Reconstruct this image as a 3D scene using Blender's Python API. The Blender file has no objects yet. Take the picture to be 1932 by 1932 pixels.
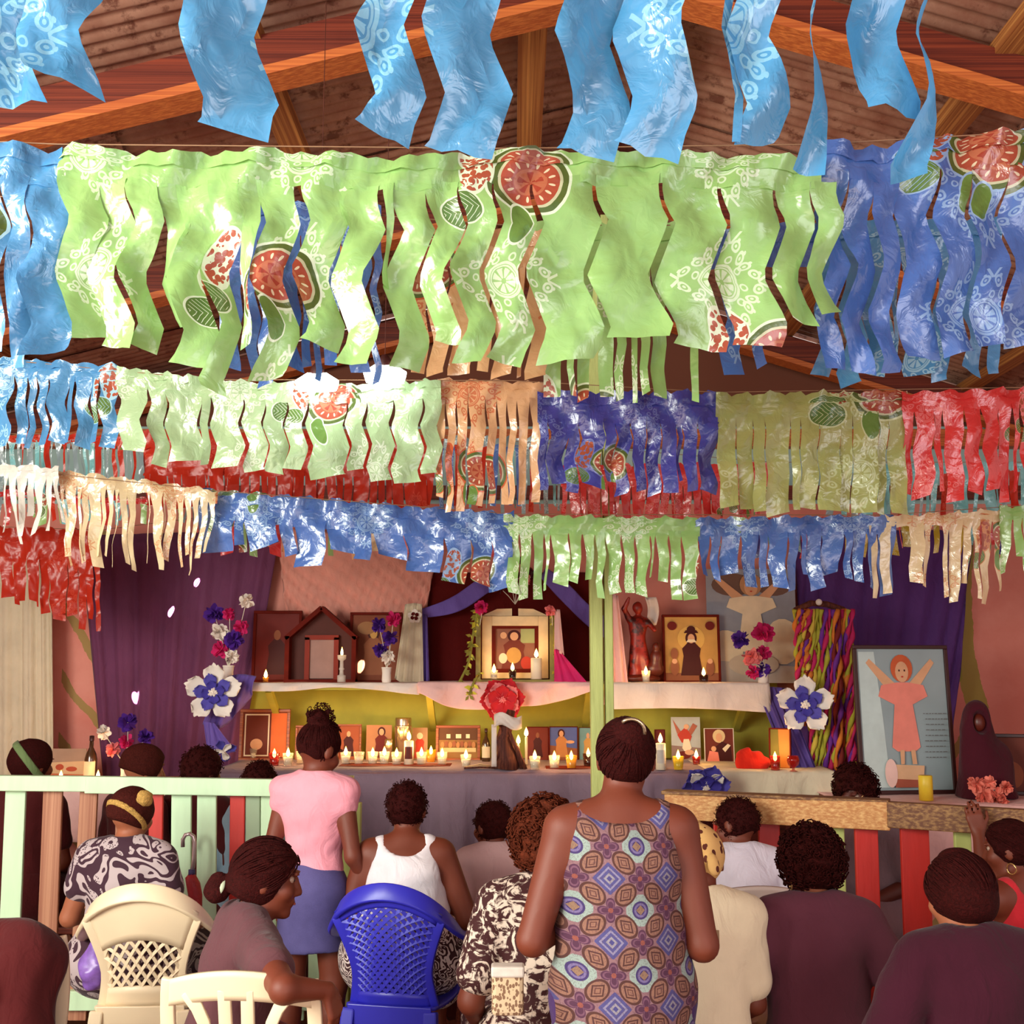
import bpy, math, random
import numpy as np
from mathutils import Vector, Matrix, Euler

scene = bpy.context.scene
COL = scene.collection
R = math.radians
random.seed(7)

# ------------------------------------------------------------------ camera
F_PX = 2158.0                       # focal length in pixels of the 1932 px frame
CAM_Z = 1.65
PITCH = math.atan2(299.0, F_PX)
cam_data = bpy.data.cameras.new('camera')
cam_data.sensor_width = 36.0
cam_data.lens = 36.0 * F_PX / 1932.0
cam_data.clip_start = 0.05
cam = bpy.data.objects.new('camera', cam_data)
COL.objects.link(cam)
cam.location = (0, 0, CAM_Z)
cam.rotation_euler = (math.pi / 2 + PITCH, 0, 0)
scene.camera = cam

# ------------------------------------------------------------------ light
vs = scene.view_settings
vs.view_transform = 'Standard'
try:
    vs.look = 'None'
except Exception:
    pass
vs.gamma = 1.0
vs.use_curve_mapping = False
vs.exposure = 0.35
world = bpy.data.worlds.new('sky')
scene.world = world
world.use_nodes = True
bg = world.node_tree.nodes['Background']
bg.inputs['Color'].default_value = (1.0, 0.80, 0.74, 1)
bg.inputs['Strength'].default_value = 0.72


try:                                # light paths kept short: many thin layers of film
    cy_ = scene.cycles
    cy_.max_bounces, cy_.diffuse_bounces, cy_.glossy_bounces = 4, 3, 2
    cy_.transmission_bounces, cy_.transparent_max_bounces = 3, 8
    cy_.caustics_reflective = cy_.caustics_refractive = False
    cy_.adaptive_threshold = 0.05
except Exception:
    pass


def area(name, loc, target, sx, sy, power, color):
    L = bpy.data.lights.new(name, 'AREA')
    L.shape = 'RECTANGLE'
    L.size, L.size_y, L.energy, L.color = sx, sy, power, color
    o = bpy.data.objects.new(name, L)
    COL.objects.link(o)
    o.location = loc
    d = Vector(target) - Vector(loc)
    o.rotation_euler = d.to_track_quat('-Z', 'Y').to_euler()
    return o


# daylight falling in through the open front and the open left side of the hall
area('daylight_left_opening', (-3.3, 0.4, 2.6), (0.4, 3.6, 2.75), 2.6, 2.0, 285, (0.98, 1.0, 0.88))
area('daylight_front_opening', (2.2, -2.4, 2.4), (0.2, 3.5, 1.6), 3.0, 2.2, 60, (0.93, 0.92, 1.0))
area('added_roof_fill', (-0.5, -2.2, 0.15), (0.0, 2.6, 4.0), 5.0, 1.6, 70, (1.0, 0.82, 0.66))  # added fill light out of view, aimed up to brighten the roof


# ------------------------------------------------------------------ helpers
def P(u, v, Y):
    """world point at depth Y that lies on the sight line of photo pixel (u, v)"""
    dx = (u - 966.0) / F_PX
    dy = -(v - 966.0) / F_PX
    ca, sa = math.cos(PITCH), math.sin(PITCH)
    t = Y / (ca - dy * sa)
    return Vector((dx * t, Y, CAM_Z + (sa + dy * ca) * t))


def PZ(u, v, z):
    """world point of pixel (u, v) on the level plane z"""
    a = P(u, v, 1.0) - Vector((0, 0, CAM_Z))
    t = (z - CAM_Z) / a.z
    return Vector((a.x * t, a.y * t, z))


def mpp(Y, v=1265.0):
    dy = -(v - 966.0) / F_PX
    return Y / (math.cos(PITCH) - dy * math.sin(PITCH)) / F_PX


def lin(c):
    c = c / 255.0
    return c / 12.92 if c <= 0.04045 else ((c + 0.055) / 1.055) ** 2.4


def C(r, g, b):
    return (lin(r), lin(g), lin(b), 1.0)


def link(o):
    COL.objects.link(o)
    return o


def tag(o, label=None, cat=None, group=None, kind=None):
    if label: o['label'] = label
    if cat: o['category'] = cat
    if group: o['group'] = group
    if kind: o['kind'] = kind
    return o


def empty(name, loc=(0, 0, 0), rz=0.0, label=None, cat=None, group=None, kind=None):
    o = bpy.data.objects.new(name, None)
    link(o)
    o.empty_display_size = 0.05
    o.location = loc
    o.rotation_euler = (0, 0, rz)
    return tag(o, label, cat, group, kind)


class MB:
    """collects shapes, then becomes one mesh object"""
    def __init__(s):
        s.v, s.f, s.uv = [], [], None

    def add(s, vs_, fs_):
        n = len(s.v)
        s.v += [tuple(p) for p in vs_]
        s.f += [tuple(i + n for i in f) for f in fs_]
        return s

    def box(s, c, d, rot=None, taper=1.0):
        x, y, z = d[0] / 2, d[1] / 2, d[2] / 2
        pts = [Vector((sx * x * (taper if sz > 0 else 1), sy * y * (taper if sz > 0 else 1), sz * z))
               for sz in (-1, 1) for sy in (-1, 1) for sx in (-1, 1)]
        if rot is not None:
            m = Euler(rot).to_matrix()
            pts = [m @ p for p in pts]
        c = Vector(c)
        return s.add([p + c for p in pts], [(0, 2, 3, 1), (4, 5, 7, 6), (0, 1, 5, 4), (2, 6, 7, 3), (0, 4, 6, 2), (1, 3, 7, 5)])

    def beam(s, a, b, w, h, up=(0, 0, 1)):
        a, b = Vector(a), Vector(b)
        d = (b - a).normalized()
        sd = d.cross(Vector(up))
        if sd.length < 1e-4: sd = d.cross(Vector((0, 1, 0)))
        sd.normalize()
        u = sd.cross(d)
        pts = []
        for p in (a, b):
            for k, l in ((-1, -1), (1, -1), (1, 1), (-1, 1)):
                pts.append(p + sd * (w / 2 * k) + u * (h / 2 * l))
        return s.add(pts, [(0, 1, 2, 3), (7, 6, 5, 4), (0, 4, 5, 1), (1, 5, 6, 2), (2, 6, 7, 3), (3, 7, 4, 0)])

    def lathe(s, prof, c=(0, 0, 0), n=20, rot=None, close=False):
        """prof: (r, z) pairs from bottom to top"""
        pts, fs = [], []
        m = Euler(rot).to_matrix() if rot is not None else None
        c = Vector(c)
        for r, z in prof:
            for i in range(n):
                a = 2 * math.pi * i / n
                p = Vector((r * math.cos(a), r * math.sin(a), z))
                pts.append((m @ p if m else p) + c)
        for j in range(len(prof) - 1):
            for i in range(n):
                k = (i + 1) % n
                fs.append((j * n + i, j * n + k, (j + 1) * n + k, (j + 1) * n + i))
        if close:
            fs.append(tuple(range(n - 1, -1, -1)))
            fs.append(tuple((len(prof) - 1) * n + i for i in range(n)))
        return s.add(pts, fs)

    def tube(s, pts, r, n=8, cap=True):
        pts = [Vector(p) for p in pts]
        rs = r if isinstance(r, (list, tuple)) else [r] * len(pts)
        vs_, fs = [], []
        ref = Vector((0.13, 0.29, 0.95)).normalized()
        for i, p in enumerate(pts):
            t = (pts[min(i + 1, len(pts) - 1)] - pts[max(i - 1, 0)])
            if t.length < 1e-9: t = Vector((0, 0, 1))
            t.normalize()
            a = t.cross(ref)
            if a.length < 1e-3: a = t.cross(Vector((1, 0, 0)))
            a.normalize()
            b = t.cross(a)
            for k in range(n):
                th = 2 * math.pi * k / n
                vs_.append(p + (a * math.cos(th) + b * math.sin(th)) * rs[i])
        for i in range(len(pts) - 1):
            for k in range(n):
                l = (k + 1) % n
                fs.append((i * n + k, (i + 1) * n + k, (i + 1) * n + l, i * n + l))
        if cap:
            fs.append(tuple(range(n)))
            fs.append(tuple((len(pts) - 1) * n + k for k in range(n - 1, -1, -1)))
        return s.add(vs_, fs)

    def ball(s, c, r, nu=14, nv=9, rot=None):
        rx, ry, rz = r if isinstance(r, (tuple, list)) else (r, r, r)
        c = Vector(c)
        m = Euler(rot).to_matrix() if rot is not None else None
        pts, fs = [], []
        for j in range(nv + 1):
            ph = -math.pi / 2 + math.pi * j / nv
            for i in range(nu):
                th = 2 * math.pi * i / nu
                p = Vector((rx * math.cos(ph) * math.cos(th), ry * math.cos(ph) * math.sin(th), rz * math.sin(ph)))
                pts.append((m @ p if m else p) + c)
        for j in range(nv):
            for i in range(nu):
                k = (i + 1) % nu
                fs.append((j * nu + i, j * nu + k, (j + 1) * nu + k, (j + 1) * nu + i))
        return s.add(pts, fs)

    def grid(s, fn, nu, nv, uvfn=None, wrap=False):
        """fn(a, b) -> point, a and b in 0..1"""
        n0 = len(s.v)
        pts = [fn(i / nu, j / nv) for j in range(nv + 1) for i in range(nu + 1)]
        fs = []
        for j in range(nv):
            for i in range(nu):
                a = j * (nu + 1) + i
                fs.append((a, a + 1, a + nu + 2, a + nu + 1))
        if uvfn:
            if s.uv is None: s.uv = {}
            for j in range(nv + 1):
                for i in range(nu + 1):
                    s.uv[n0 + j * (nu + 1) + i] = uvfn(i / nu, j / nv)
        return s.add(pts, fs)

    def poly(s, pts, th=0.0, nrm=(0, -1, 0)):
        """flat outline, optionally with thickness behind it"""
        pts = [Vector(p) for p in pts]
        n = len(pts)
        if not th:
            return s.add(pts, [tuple(range(n))])
        off = Vector(nrm) * -th
        q = pts + [p + off for p in pts]
        fs = [tuple(range(n)), tuple(range(2 * n - 1, n - 1, -1))]
        for i in range(n):
            k = (i + 1) % n
            fs.append((i, i + n, k + n, k))
        return s.add(q, fs)

    def build(s, name, material, parent=None, smooth=False, bevel=0.0, solid=0.0, sub=0, loc=None, **t):
        me = bpy.data.meshes.new(name)
        me.from_pydata(s.v, [], s.f)
        if s.uv:
            l = me.uv_layers.new(name='UVMap')
            for lp in me.loops:
                l.data[lp.index].uv = s.uv.get(lp.vertex_index, (0, 0))
        me.materials.append(material)
        if smooth:
            me.polygons.foreach_set('use_smooth', [True] * len(me.polygons))
        me.update()
        o = bpy.data.objects.new(name, me)
        link(o)
        if parent: o.parent = parent
        if loc is not None: o.location = loc
        if solid:
            m = o.modifiers.new('solid', 'SOLIDIFY'); m.thickness = solid; m.offset = 0
        if bevel:
            m = o.modifiers.new('bevel', 'BEVEL'); m.width = bevel; m.segments = 2; m.limit_method = 'ANGLE'
        if sub:
            m = o.modifiers.new('sub', 'SUBSURF'); m.levels = sub; m.render_levels = sub
        if t: tag(o, **t)
        return o


def copy_tree(o, parent=None):
    c = o.copy()
    link(c)
    c.parent = parent
    for ch in list(o.children):
        copy_tree(ch, c)
    return c


# ------------------------------------------------------------------ node maths
class E:
    def __init__(s, nt, sock): s.nt, s.s = nt, sock
    def _m(s, op, *a, clamp=False):
        n = s.nt.nodes.new('ShaderNodeMath'); n.operation = op; n.use_clamp = clamp
        for i, x in enumerate((s,) + a):
            if isinstance(x, E): s.nt.links.new(x.s, n.inputs[i])
            else: n.inputs[i].default_value = float(x)
        return E(s.nt, n.outputs[0])
    def __add__(s, o): return s._m('ADD', o)
    __radd__ = __add__
    def __sub__(s, o): return s._m('SUBTRACT', o)
    def __rsub__(s, o): return (s * -1.0) + o
    def __mul__(s, o): return s._m('MULTIPLY', o)
    __rmul__ = __mul__
    def __truediv__(s, o): return s._m('DIVIDE', o)
    def lt(s, o): return s._m('LESS_THAN', o)
    def gt(s, o): return s._m('GREATER_THAN', o)
    def abs(s): return s._m('ABSOLUTE')
    def fract(s): return s._m('FRACT')
    def floor(s): return s._m('FLOOR')
    def sin(s): return s._m('SINE')
    def cos(s): return s._m('COSINE')
    def sqrt(s): return s._m('SQRT')
    def atan2(s, o): return s._m('ARCTAN2', o)
    def mx(s, o): return s._m('MAXIMUM', o)
    def mn(s, o): return s._m('MINIMUM', o)
    def clamp(s): return s._m('ADD', 0.0, clamp=True)


def hyp(a, b): return (a * a + b * b).sqrt()
def cell(x, p): return ((x / p).fract() - 0.5) * p


def new_mat(name):
    m = bpy.data.materials.new(name)
    m.use_nodes = True
    nt = m.node_tree
    for n in list(nt.nodes): nt.nodes.remove(n)
    out = nt.nodes.new('ShaderNodeOutputMaterial')
    return m, nt, out


def coords(nt, kind='Object'):
    tc = nt.nodes.new('ShaderNodeTexCoord')
    sp = nt.nodes.new('ShaderNodeSeparateXYZ')
    nt.links.new(tc.outputs[kind], sp.inputs[0])
    return tc.outputs[kind], [E(nt, sp.outputs[i]) for i in range(3)]


def cmix(nt, fac, a, b):
    n = nt.nodes.new('ShaderNodeMix'); n.data_type = 'RGBA'
    for x, i in ((fac, 0), (a, 6), (b, 7)):
        if isinstance(x, E): nt.links.new(x.s, n.inputs[i])
        elif hasattr(x, 'is_output'): nt.links.new(x, n.inputs[i])
        else: n.inputs[i].default_value = x
    return n.outputs[2]


def noise(nt, vec, scale, detail=3.0, rough=0.55, dist=0.0):
    n = nt.nodes.new('ShaderNodeTexNoise')
    n.inputs['Scale'].default_value = scale
    n.inputs['Detail'].default_value = detail
    n.inputs['Roughness'].default_value = rough
    n.inputs['Distortion'].default_value = dist
    if vec is not None: nt.links.new(vec, n.inputs['Vector'])
    return E(nt, n.outputs['Fac'])


def stretch(nt, vec, s):
    n = nt.nodes.new('ShaderNodeMapping')
    n.inputs['Scale'].default_value = s
    nt.links.new(vec, n.inputs['Vector'])
    return n.outputs[0]


def bump(nt, h, strength=0.3, dist=0.01):
    n = nt.nodes.new('ShaderNodeBump')
    n.inputs['Strength'].default_value = strength
    n.inputs['Distance'].default_value = dist
    nt.links.new(h.s, n.inputs['Height'])
    return n.outputs[0]


def finish(nt, out, col, rough=0.6, normal=None, metal=0.0, spec=0.5, sheen=0.0, trans=0.0, alpha=None, coat=0.0, emis=None, es=0.0):
    b = nt.nodes.new('ShaderNodeBsdfPrincipled')
    if isinstance(col, tuple): b.inputs['Base Color'].default_value = col
    else: nt.links.new(col.s if isinstance(col, E) else col, b.inputs['Base Color'])
    b.inputs['Roughness'].default_value = rough
    b.inputs['Metallic'].default_value = metal
    b.inputs['Specular IOR Level'].default_value = spec
    b.inputs['Sheen Weight'].default_value = sheen
    b.inputs['Transmission Weight'].default_value = trans
    b.inputs['Coat Weight'].default_value = coat
    if emis:
        b.inputs['Emission Color'].default_value = emis
        b.inputs['Emission Strength'].default_value = es
    if normal is not None: nt.links.new(normal, b.inputs['Normal'])
    if alpha is not None:
        if isinstance(alpha, E): nt.links.new(alpha.s, b.inputs['Alpha'])
        else: b.inputs['Alpha'].default_value = alpha
    nt.links.new(b.outputs[0], out.inputs[0])
    return b


_mc = {}


def mat(name, c, rough=0.6, var=0.18, scale=9.0, bmp=0.0, bscale=None, st=(1, 1, 1), c2=None, thr=None, **k):
    """plain procedural surface: colour varied by noise, optional relief, optional second colour in blotches"""
    key = name
    if key in _mc: return _mc[key]
    m, nt, out = new_mat(name)
    vec, _ = coords(nt)
    vec = stretch(nt, vec, st)
    n = noise(nt, vec, scale)
    c = C(*c)
    dark = tuple(x * (1 - var) for x in c[:3]) + (1,)
    lite = tuple(min(1, x * (1 + var)) for x in c[:3]) + (1,)
    col = cmix(nt, ((n - 0.3) * 2.2).clamp(), dark, lite)
    if c2:
        n2 = noise(nt, vec, scale * 0.6, 6, 0.65)
        col = cmix(nt, ((n2 - (thr or 0.55)) * 9).clamp(), col, C(*c2))
    nm = None
    if bmp:
        nm = bump(nt, noise(nt, vec, bscale or scale * 3, 4), bmp)
    finish(nt, out, col, rough, nm, **k)
    _mc[key] = m
    return m
# ------------------------------------------------------------------ structure materials
def wood(name, c, c_dark, rough=0.6, st=(1.2, 14, 14), bmp=0.25):
    m, nt, out = new_mat(name)
    vec, _ = coords(nt)
    g = noise(nt, stretch(nt, vec, tuple(q * (5.0 if q > 5 else 0.35) for q in st)), 1.6, 4, 0.6, 0.1)
    k = noise(nt, vec, 2.2, 3)
    col = cmix(nt, ((g - 0.42) * 3.2).clamp(), C(*c_dark), C(*c))
    col = cmix(nt, ((k - 0.62) * 5).clamp() * 0.6, col, C(*c_dark))
    finish(nt, out, col, rough, bump(nt, g, bmp, 0.004))
    return m


def mat_tin():
    m, nt, out = new_mat('rusted_tin')
    vec, (x, y, z) = coords(nt)
    a = noise(nt, vec, 2.0, 7, 0.7)
    b = noise(nt, vec, 11.0, 6, 0.7)
    col = cmix(nt, ((a - 0.35) * 3).clamp(), C(140, 84, 66), C(196, 150, 126))
    col = cmix(nt, ((b + a * 0.5 - 0.78) * 9).clamp() * 0.8, col, C(90, 34, 20))
    finish(nt, out, col, 0.55, bump(nt, b, 0.2, 0.004), metal=0.15)
    return m


def mat_wall():
    m, nt, out = new_mat('painted_back_wall')
    vec, (x, y, z) = coords(nt)
    n = noise(nt, vec, 2.5, 5, 0.6)
    pink = cmix(nt, ((n - 0.35) * 2.5).clamp(), C(228, 136, 120), C(242, 162, 146))
    # painted climbing plants: slanting green strokes near both ends of the wall
    st = ((z * 1.0 - x.abs() * 1.4 + n * 0.25) / 0.42).fract()
    leaf = st.lt(0.22) * x.abs().gt(2.74) * x.abs().lt(3.02) * z.lt(2.6)
    stem = (x + (z * 4.0).sin() * 0.04 - 3.13 + n * 0.12).abs().lt(0.075) * z.lt(2.7) * z.gt(1.4)
    col = cmix(nt, leaf * 0.75, pink, C(150, 140, 62))
    col = cmix(nt, stem * 0.8, col, C(150, 148, 50))
    blue = cmix(nt, n, C(150, 190, 190), C(190, 216, 208))
    col = cmix(nt, z.gt(2.78 + 0.0), col, blue)
    col = cmix(nt, z.gt(3.32), col, C(110, 60, 40))
    finish(nt, out, col, 0.85, bump(nt, noise(nt, vec, 30, 3), 0.1, 0.003))
    return m


M_tin = mat_tin()
M_raft = wood('reddish_rafter_wood', (150, 62, 34), (92, 28, 14))
M_tie_lit_under = wood('orange_tie_and_lit_underside', (226, 130, 62), (176, 84, 36))  # orange paints the light on rafter undersides; also the tie beam's own colour
M_purlin = wood('yellow_purlin_wood', (222, 156, 84), (150, 84, 40), st=(14, 1.2, 14))
M_dark = wood('dark_pole_wood', (110, 40, 26), (58, 14, 8), st=(10, 1.5, 10))
M_floor = wood('floor_plank_wood', (150, 98, 52), (86, 44, 22))
M_wall = mat_wall()
M_sidewall = mat('side_wall_paint', (206, 128, 108), 0.85, 0.1, 3)

# ------------------------------------------------------------------ roof
AP = P(1203, -83, 4.0)
RX, RZ = AP.x, AP.z + 0.10
SL, SR = 0.256, 0.314
BACK = 7.75
HALF_L, HALF_R = -3.95, 3.95


def roof_z(x):
    return RZ - (SL * (RX - x) if x < RX else SR * (x - RX))


ceiling = empty('ceiling', (RX, 4, RZ), kind='structure', label='gabled roof of rusted corrugated tin on rough beams', cat='ceiling')


def rel(root, p):
    return Vector(p) - Vector(root.location)


def tin(x0, x1, y0, y1, lift):
    mb = MB()
    n = int((y1 - y0) / 0.019)
    def fn(a, b):
        x = x0 + (x1 - x0) * b
        y = y0 + (y1 - y0) * a
        return rel(ceiling, (x, y, roof_z(x) + lift + 0.011 * math.sin(2 * math.pi * y / 0.078)))
    mb.grid(fn, n, 2)
    mb.build('tin_sheet', M_tin, ceiling, True)


for i in range(11):
    y0 = -1.1 + i * 0.81
    for k, (xa, xb) in enumerate(((HALF_L, -1.7), (-1.85, RX), (RX, 2.3), (2.15, HALF_R))):
        tin(xa, xb, y0, y0 + 0.87, 0.03 + (0.012 if i % 2 else 0) + (0.025 if k in (1, 2) else 0))
MB().beam(rel(ceiling, (RX, -1.1, RZ + 0.09)), rel(ceiling, (RX, BACK + 0.1, RZ + 0.09)), 0.3, 0.02).build('ridge_cap', M_tin, ceiling)
for y in (0.6, 2.3, 4.0, 5.8, 7.6):
    for sx in (HALF_L, HALF_R):
        a = (RX, y, RZ - 0.16)
        b = (sx, y, roof_z(sx) - 0.16)
        MB().beam(rel(ceiling, a), rel(ceiling, b), 0.05, 0.17).build('rafter', M_raft, ceiling)
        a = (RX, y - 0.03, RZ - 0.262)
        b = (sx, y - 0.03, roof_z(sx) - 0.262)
        MB().beam(rel(ceiling, a), rel(ceiling, b), 0.14, 0.035).build('lit_underside', M_tie_lit_under, ceiling)  # lighter plank added so the rafter's underside looks lit from below
for x, w, m_ in ((-3.0, 0.10, M_purlin), (-0.99, 0.11, M_purlin), (0.085, 0.12, M_purlin), (1.86, 0.13, M_purlin), (3.1, 0.1, M_purlin)):
    z = roof_z(x) - 0.045
    MB().beam(rel(ceiling, (x, -1.0, z)), rel(ceiling, (x, BACK, z)), w, 0.06).build('purlin', m_, ceiling)
z = roof_z(0.62) - 0.10
MB().tube([rel(ceiling, (0.62 + 0.02 * math.sin(i), -1 + i * 0.6, z)) for i in range(15)], 0.06, 10).build('pole_purlin', M_dark, ceiling, True)

# ------------------------------------------------------------------ walls and floor
mb = MB()
mb.poly([(HALF_L, BACK, 0), (HALF_R, BACK, 0), (HALF_R, BACK, roof_z(HALF_R)), (RX, BACK, RZ), (HALF_L, BACK, roof_z(HALF_L))], 0.08)
wall_back = mb.build('wall_back', M_wall, kind='structure', label='pink painted back wall with green painted plants behind the altar', cat='wall')
MB().box((0, BACK - 0.06, 3.22), (7.8, 0.1, 0.12)).build('tie_beam', M_tie_lit_under, wall_back)
MB().box((0, BACK - 0.05, 2.85), (7.8, 0.06, 0.09)).build('cross_beam', M_raft, wall_back)
for nm, x in (('wall_left', HALF_L), ('wall_right', HALF_R)):
    mb = MB()
    mb.box((x, 6.1, roof_z(x) / 2), (0.08, 3.3, roof_z(x) - 0.05))
    mb.build(nm, M_sidewall, kind='structure', label='pink painted side wall on the %s of the hall' % nm[5:], cat='wall')
floor = empty('floor', (0, 3, 0), kind='structure', label='worn brown plank floor of the hall', cat='floor')
for i in range(60):
    y = -1.2 + i * 0.15
    MB().box(rel(floor, (0, y, -0.02 - 0.003 * ((i * 7) % 3))), (7.8, 0.143, 0.04)).build('plank', M_floor, floor)
# ------------------------------------------------------------------ plastic film banners
def mat_film(name, c, prt=(240, 255, 235), fruit=True, clear=0.10, scale=1.0, transl=0.32, rough=0.22, fper=0.46, gloss=1.0, crinkle=1.0):
    m, nt, out = new_mat(name)
    vec, (u, v, _) = coords(nt, 'UV')
    ovec, _o = coords(nt, 'Object')
    if scale != 1.0:
        u, v = u * scale, v * scale
    base = C(*c)
    n = noise(nt, ovec, 5.0, 3)
    col = cmix(nt, ((n - 0.3) * 2).clamp(), tuple(x * 0.86 for x in base[:3]) + (1,), tuple(min(1, x * 1.14) for x in base[:3]) + (1,))
    # lace medallions
    a, b = cell(u, 0.46), cell(v, 0.27)
    r, th = hyp(a, b), a.atan2(b)
    ring = (r - 0.037).abs().lt(0.0028).mx((r - 0.031).abs().lt(0.0016))
    rosette = r.lt(0.027) * r.gt(0.006) * (th * 4.0).sin().abs().gt(0.45)
    rim = 0.073 + (th * 4.0).cos() * 0.012
    k12 = ((th * (16 / (2 * math.pi))).fract() - 0.5) * (2 * math.pi / 16) * rim
    q = hyp(k12, r - rim)
    curl = (q - 0.0095).abs().lt(0.0026).mx(q.lt(0.0034)).mx(hyp(k12, r - rim - 0.013).lt(0.0034))
    k8 = ((th * (8 / (2 * math.pi)) + 0.25).fract() - 0.5) * (2 * math.pi / 8) * r
    curl = curl.mx((hyp(k8, r - 0.050) - 0.007).abs().lt(0.002))
    k4 = ((th * (4 / (2 * math.pi)) + 0.5).fract() - 0.5) * (2 * math.pi / 4) * r
    tip = (k4.abs() - (r - 0.085) * 0.55).abs().lt(0.0032) * r.gt(0.086) * r.lt(0.112)
    lace = ring.mx(rosette).mx(curl).mx(tip)
    mask = lace
    col = cmix(nt, lace * 0.75, col, C(*prt))
    if fruit:
        a, b = cell(u + 0.23, fper), cell(v + (((u + 0.23) / fper).floor() * 0.37) + 0.06, 0.60)
        vo = nt.nodes.new('ShaderNodeTexVoronoi'); vo.inputs['Scale'].default_value = 75.0
        nt.links.new(vec, vo.inputs['Vector'])
        vd = E(nt, vo.outputs['Distance'])
        def ell(cx, cy, rx, ry):
            return hyp((a - cx) / rx, (b - cy) / ry)
        def put(col, mask, q, inner):
            col = cmix(nt, q.lt(1.08), col, C(*prt))
            for lim, cc in inner:
                col = cmix(nt, q.lt(lim), col, C(*cc))
            return col, mask.mx(q.lt(1.08))
        wm = ell(0.055, 0.02, 0.085, 0.068)
        col, mask = put(col, mask, wm, ((1.0, (92, 112, 52)), (0.84, (214, 214, 176)), (0.76, (182, 84, 62))))
        wth = ((b - 0.02) / 0.068).atan2((a - 0.055) / 0.085)
        ks = ((wth * (13 / (2 * math.pi))).fract() - 0.5) * 0.5
        col = cmix(nt, hyp(ks, (wm - 0.56) * 0.7).lt(0.07), col, C(244, 226, 190))
        col = cmix(nt, wm.lt(0.42), col, C(200, 116, 84))
        col = cmix(nt, wm.lt(0.34) * (wth * 5.0).sin().gt(0.2), col, C(176, 70, 52))
        gr = ell(-0.062, 0.055, 0.036, 0.06)
        col = cmix(nt, gr.lt(1.12), col, C(*prt))
        col = cmix(nt, gr.lt(1.0) * vd.lt(0.56), col, C(186, 92, 66))
        mask = mask.mx(gr.lt(1.12))
        lf = ell(-0.10, -0.035, 0.05, 0.034)
        col, mask = put(col, mask, lf, ((0.98, (98, 134, 66)),))
        col = cmix(nt, lf.lt(0.9) * ((a + 0.1 + (b + 0.035).abs() * 1.2) / 0.014).fract().lt(0.14), col, C(*prt))
        l2 = ell(0.02, -0.075, 0.026, 0.046)
        col, mask = put(col, mask, l2, ((0.96, (112, 150, 72)),))
    nm = bump(nt, noise(nt, ovec, 6.0, 2, 0.45, 0.8) + noise(nt, ovec, 19.0, 3, 0.5, 1.2) * 0.22 * crinkle, 0.8, 0.03)
    di = nt.nodes.new('ShaderNodeBsdfDiffuse'); tr = nt.nodes.new('ShaderNodeBsdfTranslucent')
    gl = nt.nodes.new('ShaderNodeBsdfGlossy'); tp = nt.nodes.new('ShaderNodeBsdfTransparent')
    gl.inputs['Roughness'].default_value = rough
    nt.links.new(nm, tr.inputs['Normal'])
    for s in (di, tr, tp): nt.links.new(col, s.inputs['Color'])
    for s in (di, gl): nt.links.new(nm, s.inputs['Normal'])
    def mixs(f, x, y):
        k = nt.nodes.new('ShaderNodeMixShader')
        if isinstance(f, E): nt.links.new(f.s, k.inputs[0])
        elif hasattr(f, 'is_output'): nt.links.new(f, k.inputs[0])
        else: k.inputs[0].default_value = f
        nt.links.new(x, k.inputs[1]); nt.links.new(y, k.inputs[2])
        return k.outputs[0]
    s = mixs(transl, di.outputs[0], tr.outputs[0])
    fr = nt.nodes.new('ShaderNodeLayerWeight'); fr.inputs['Blend'].default_value = 0.25
    fa = E(nt, fr.outputs['Facing'])
    s = mixs((fa * fa * 0.30 * gloss + 0.09 * gloss).clamp(), s, gl.outputs[0])
    if clear > 0.11: s = mixs(clear, s, tp.outputs[0])      # only the thin olive film is see-through
    nt.links.new(s, out.inputs[0])
    return m


F_cyan = mat_film('sky_blue_film', (84, 160, 214), (150, 210, 240), fruit=False, clear=0.08, scale=0.8)
F_green = mat_film('lime_green_film', (166, 212, 128), (240, 255, 226), clear=0.09, fper=0.52, crinkle=0.5)
F_pale = mat_film('pale_green_film', (184, 214, 164), (240, 255, 232), clear=0.08, fper=0.8)
F_blue = mat_film('royal_blue_film', (82, 122, 200), (160, 196, 240), clear=0.10, fper=0.9)
F_navy = mat_film('deep_blue_film', (70, 74, 170), (120, 134, 205), clear=0.10, scale=1.2, fper=1.1)
F_lblue = mat_film('light_blue_film', (86, 154, 208), (180, 225, 245), clear=0.08, fper=0.9)
F_peach = mat_film('peach_film', (246, 190, 142), (222, 104, 62), fruit=True, clear=0.06, fper=0.9)
F_cream = mat_film('cream_film', (252, 222, 178), (226, 150, 100), fruit=True, clear=0.05, fper=1.1)
F_white = mat_film('white_film', (252, 244, 232), (255, 250, 240), fruit=False, clear=0.04)
F_olive = mat_film('olive_green_film', (186, 190, 116), (222, 232, 180), clear=0.14, scale=0.8, fper=0.62)
F_red = mat_film('red_film', (232, 62, 62), (250, 130, 130), clear=0.06, scale=1.1, fper=0.9)
F_dred = mat_film('dark_red_film', (196, 50, 32), (214, 80, 60), fruit=False, clear=0.05, gloss=0.25, crinkle=0.3, transl=0.2)
F_gray = mat_film('grey_blue_film', (150, 172, 178), (200, 220, 220), fruit=False, clear=0.05)
F_teal = mat_film('teal_film', (130, 206, 210), (210, 240, 240), fruit=False, clear=0.05)
F_yell = mat_film('yellow_film', (226, 196, 62), (240, 230, 150), fruit=False, clear=0.05)
M_cord = mat('white_cord', (220, 210, 190), 0.8)
M_line = mat('brown_twine', (150, 112, 84), 0.8)


def tri(x):
    x = x % 1.0
    return 4 * abs(x - 0.5) - 1.0


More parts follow.
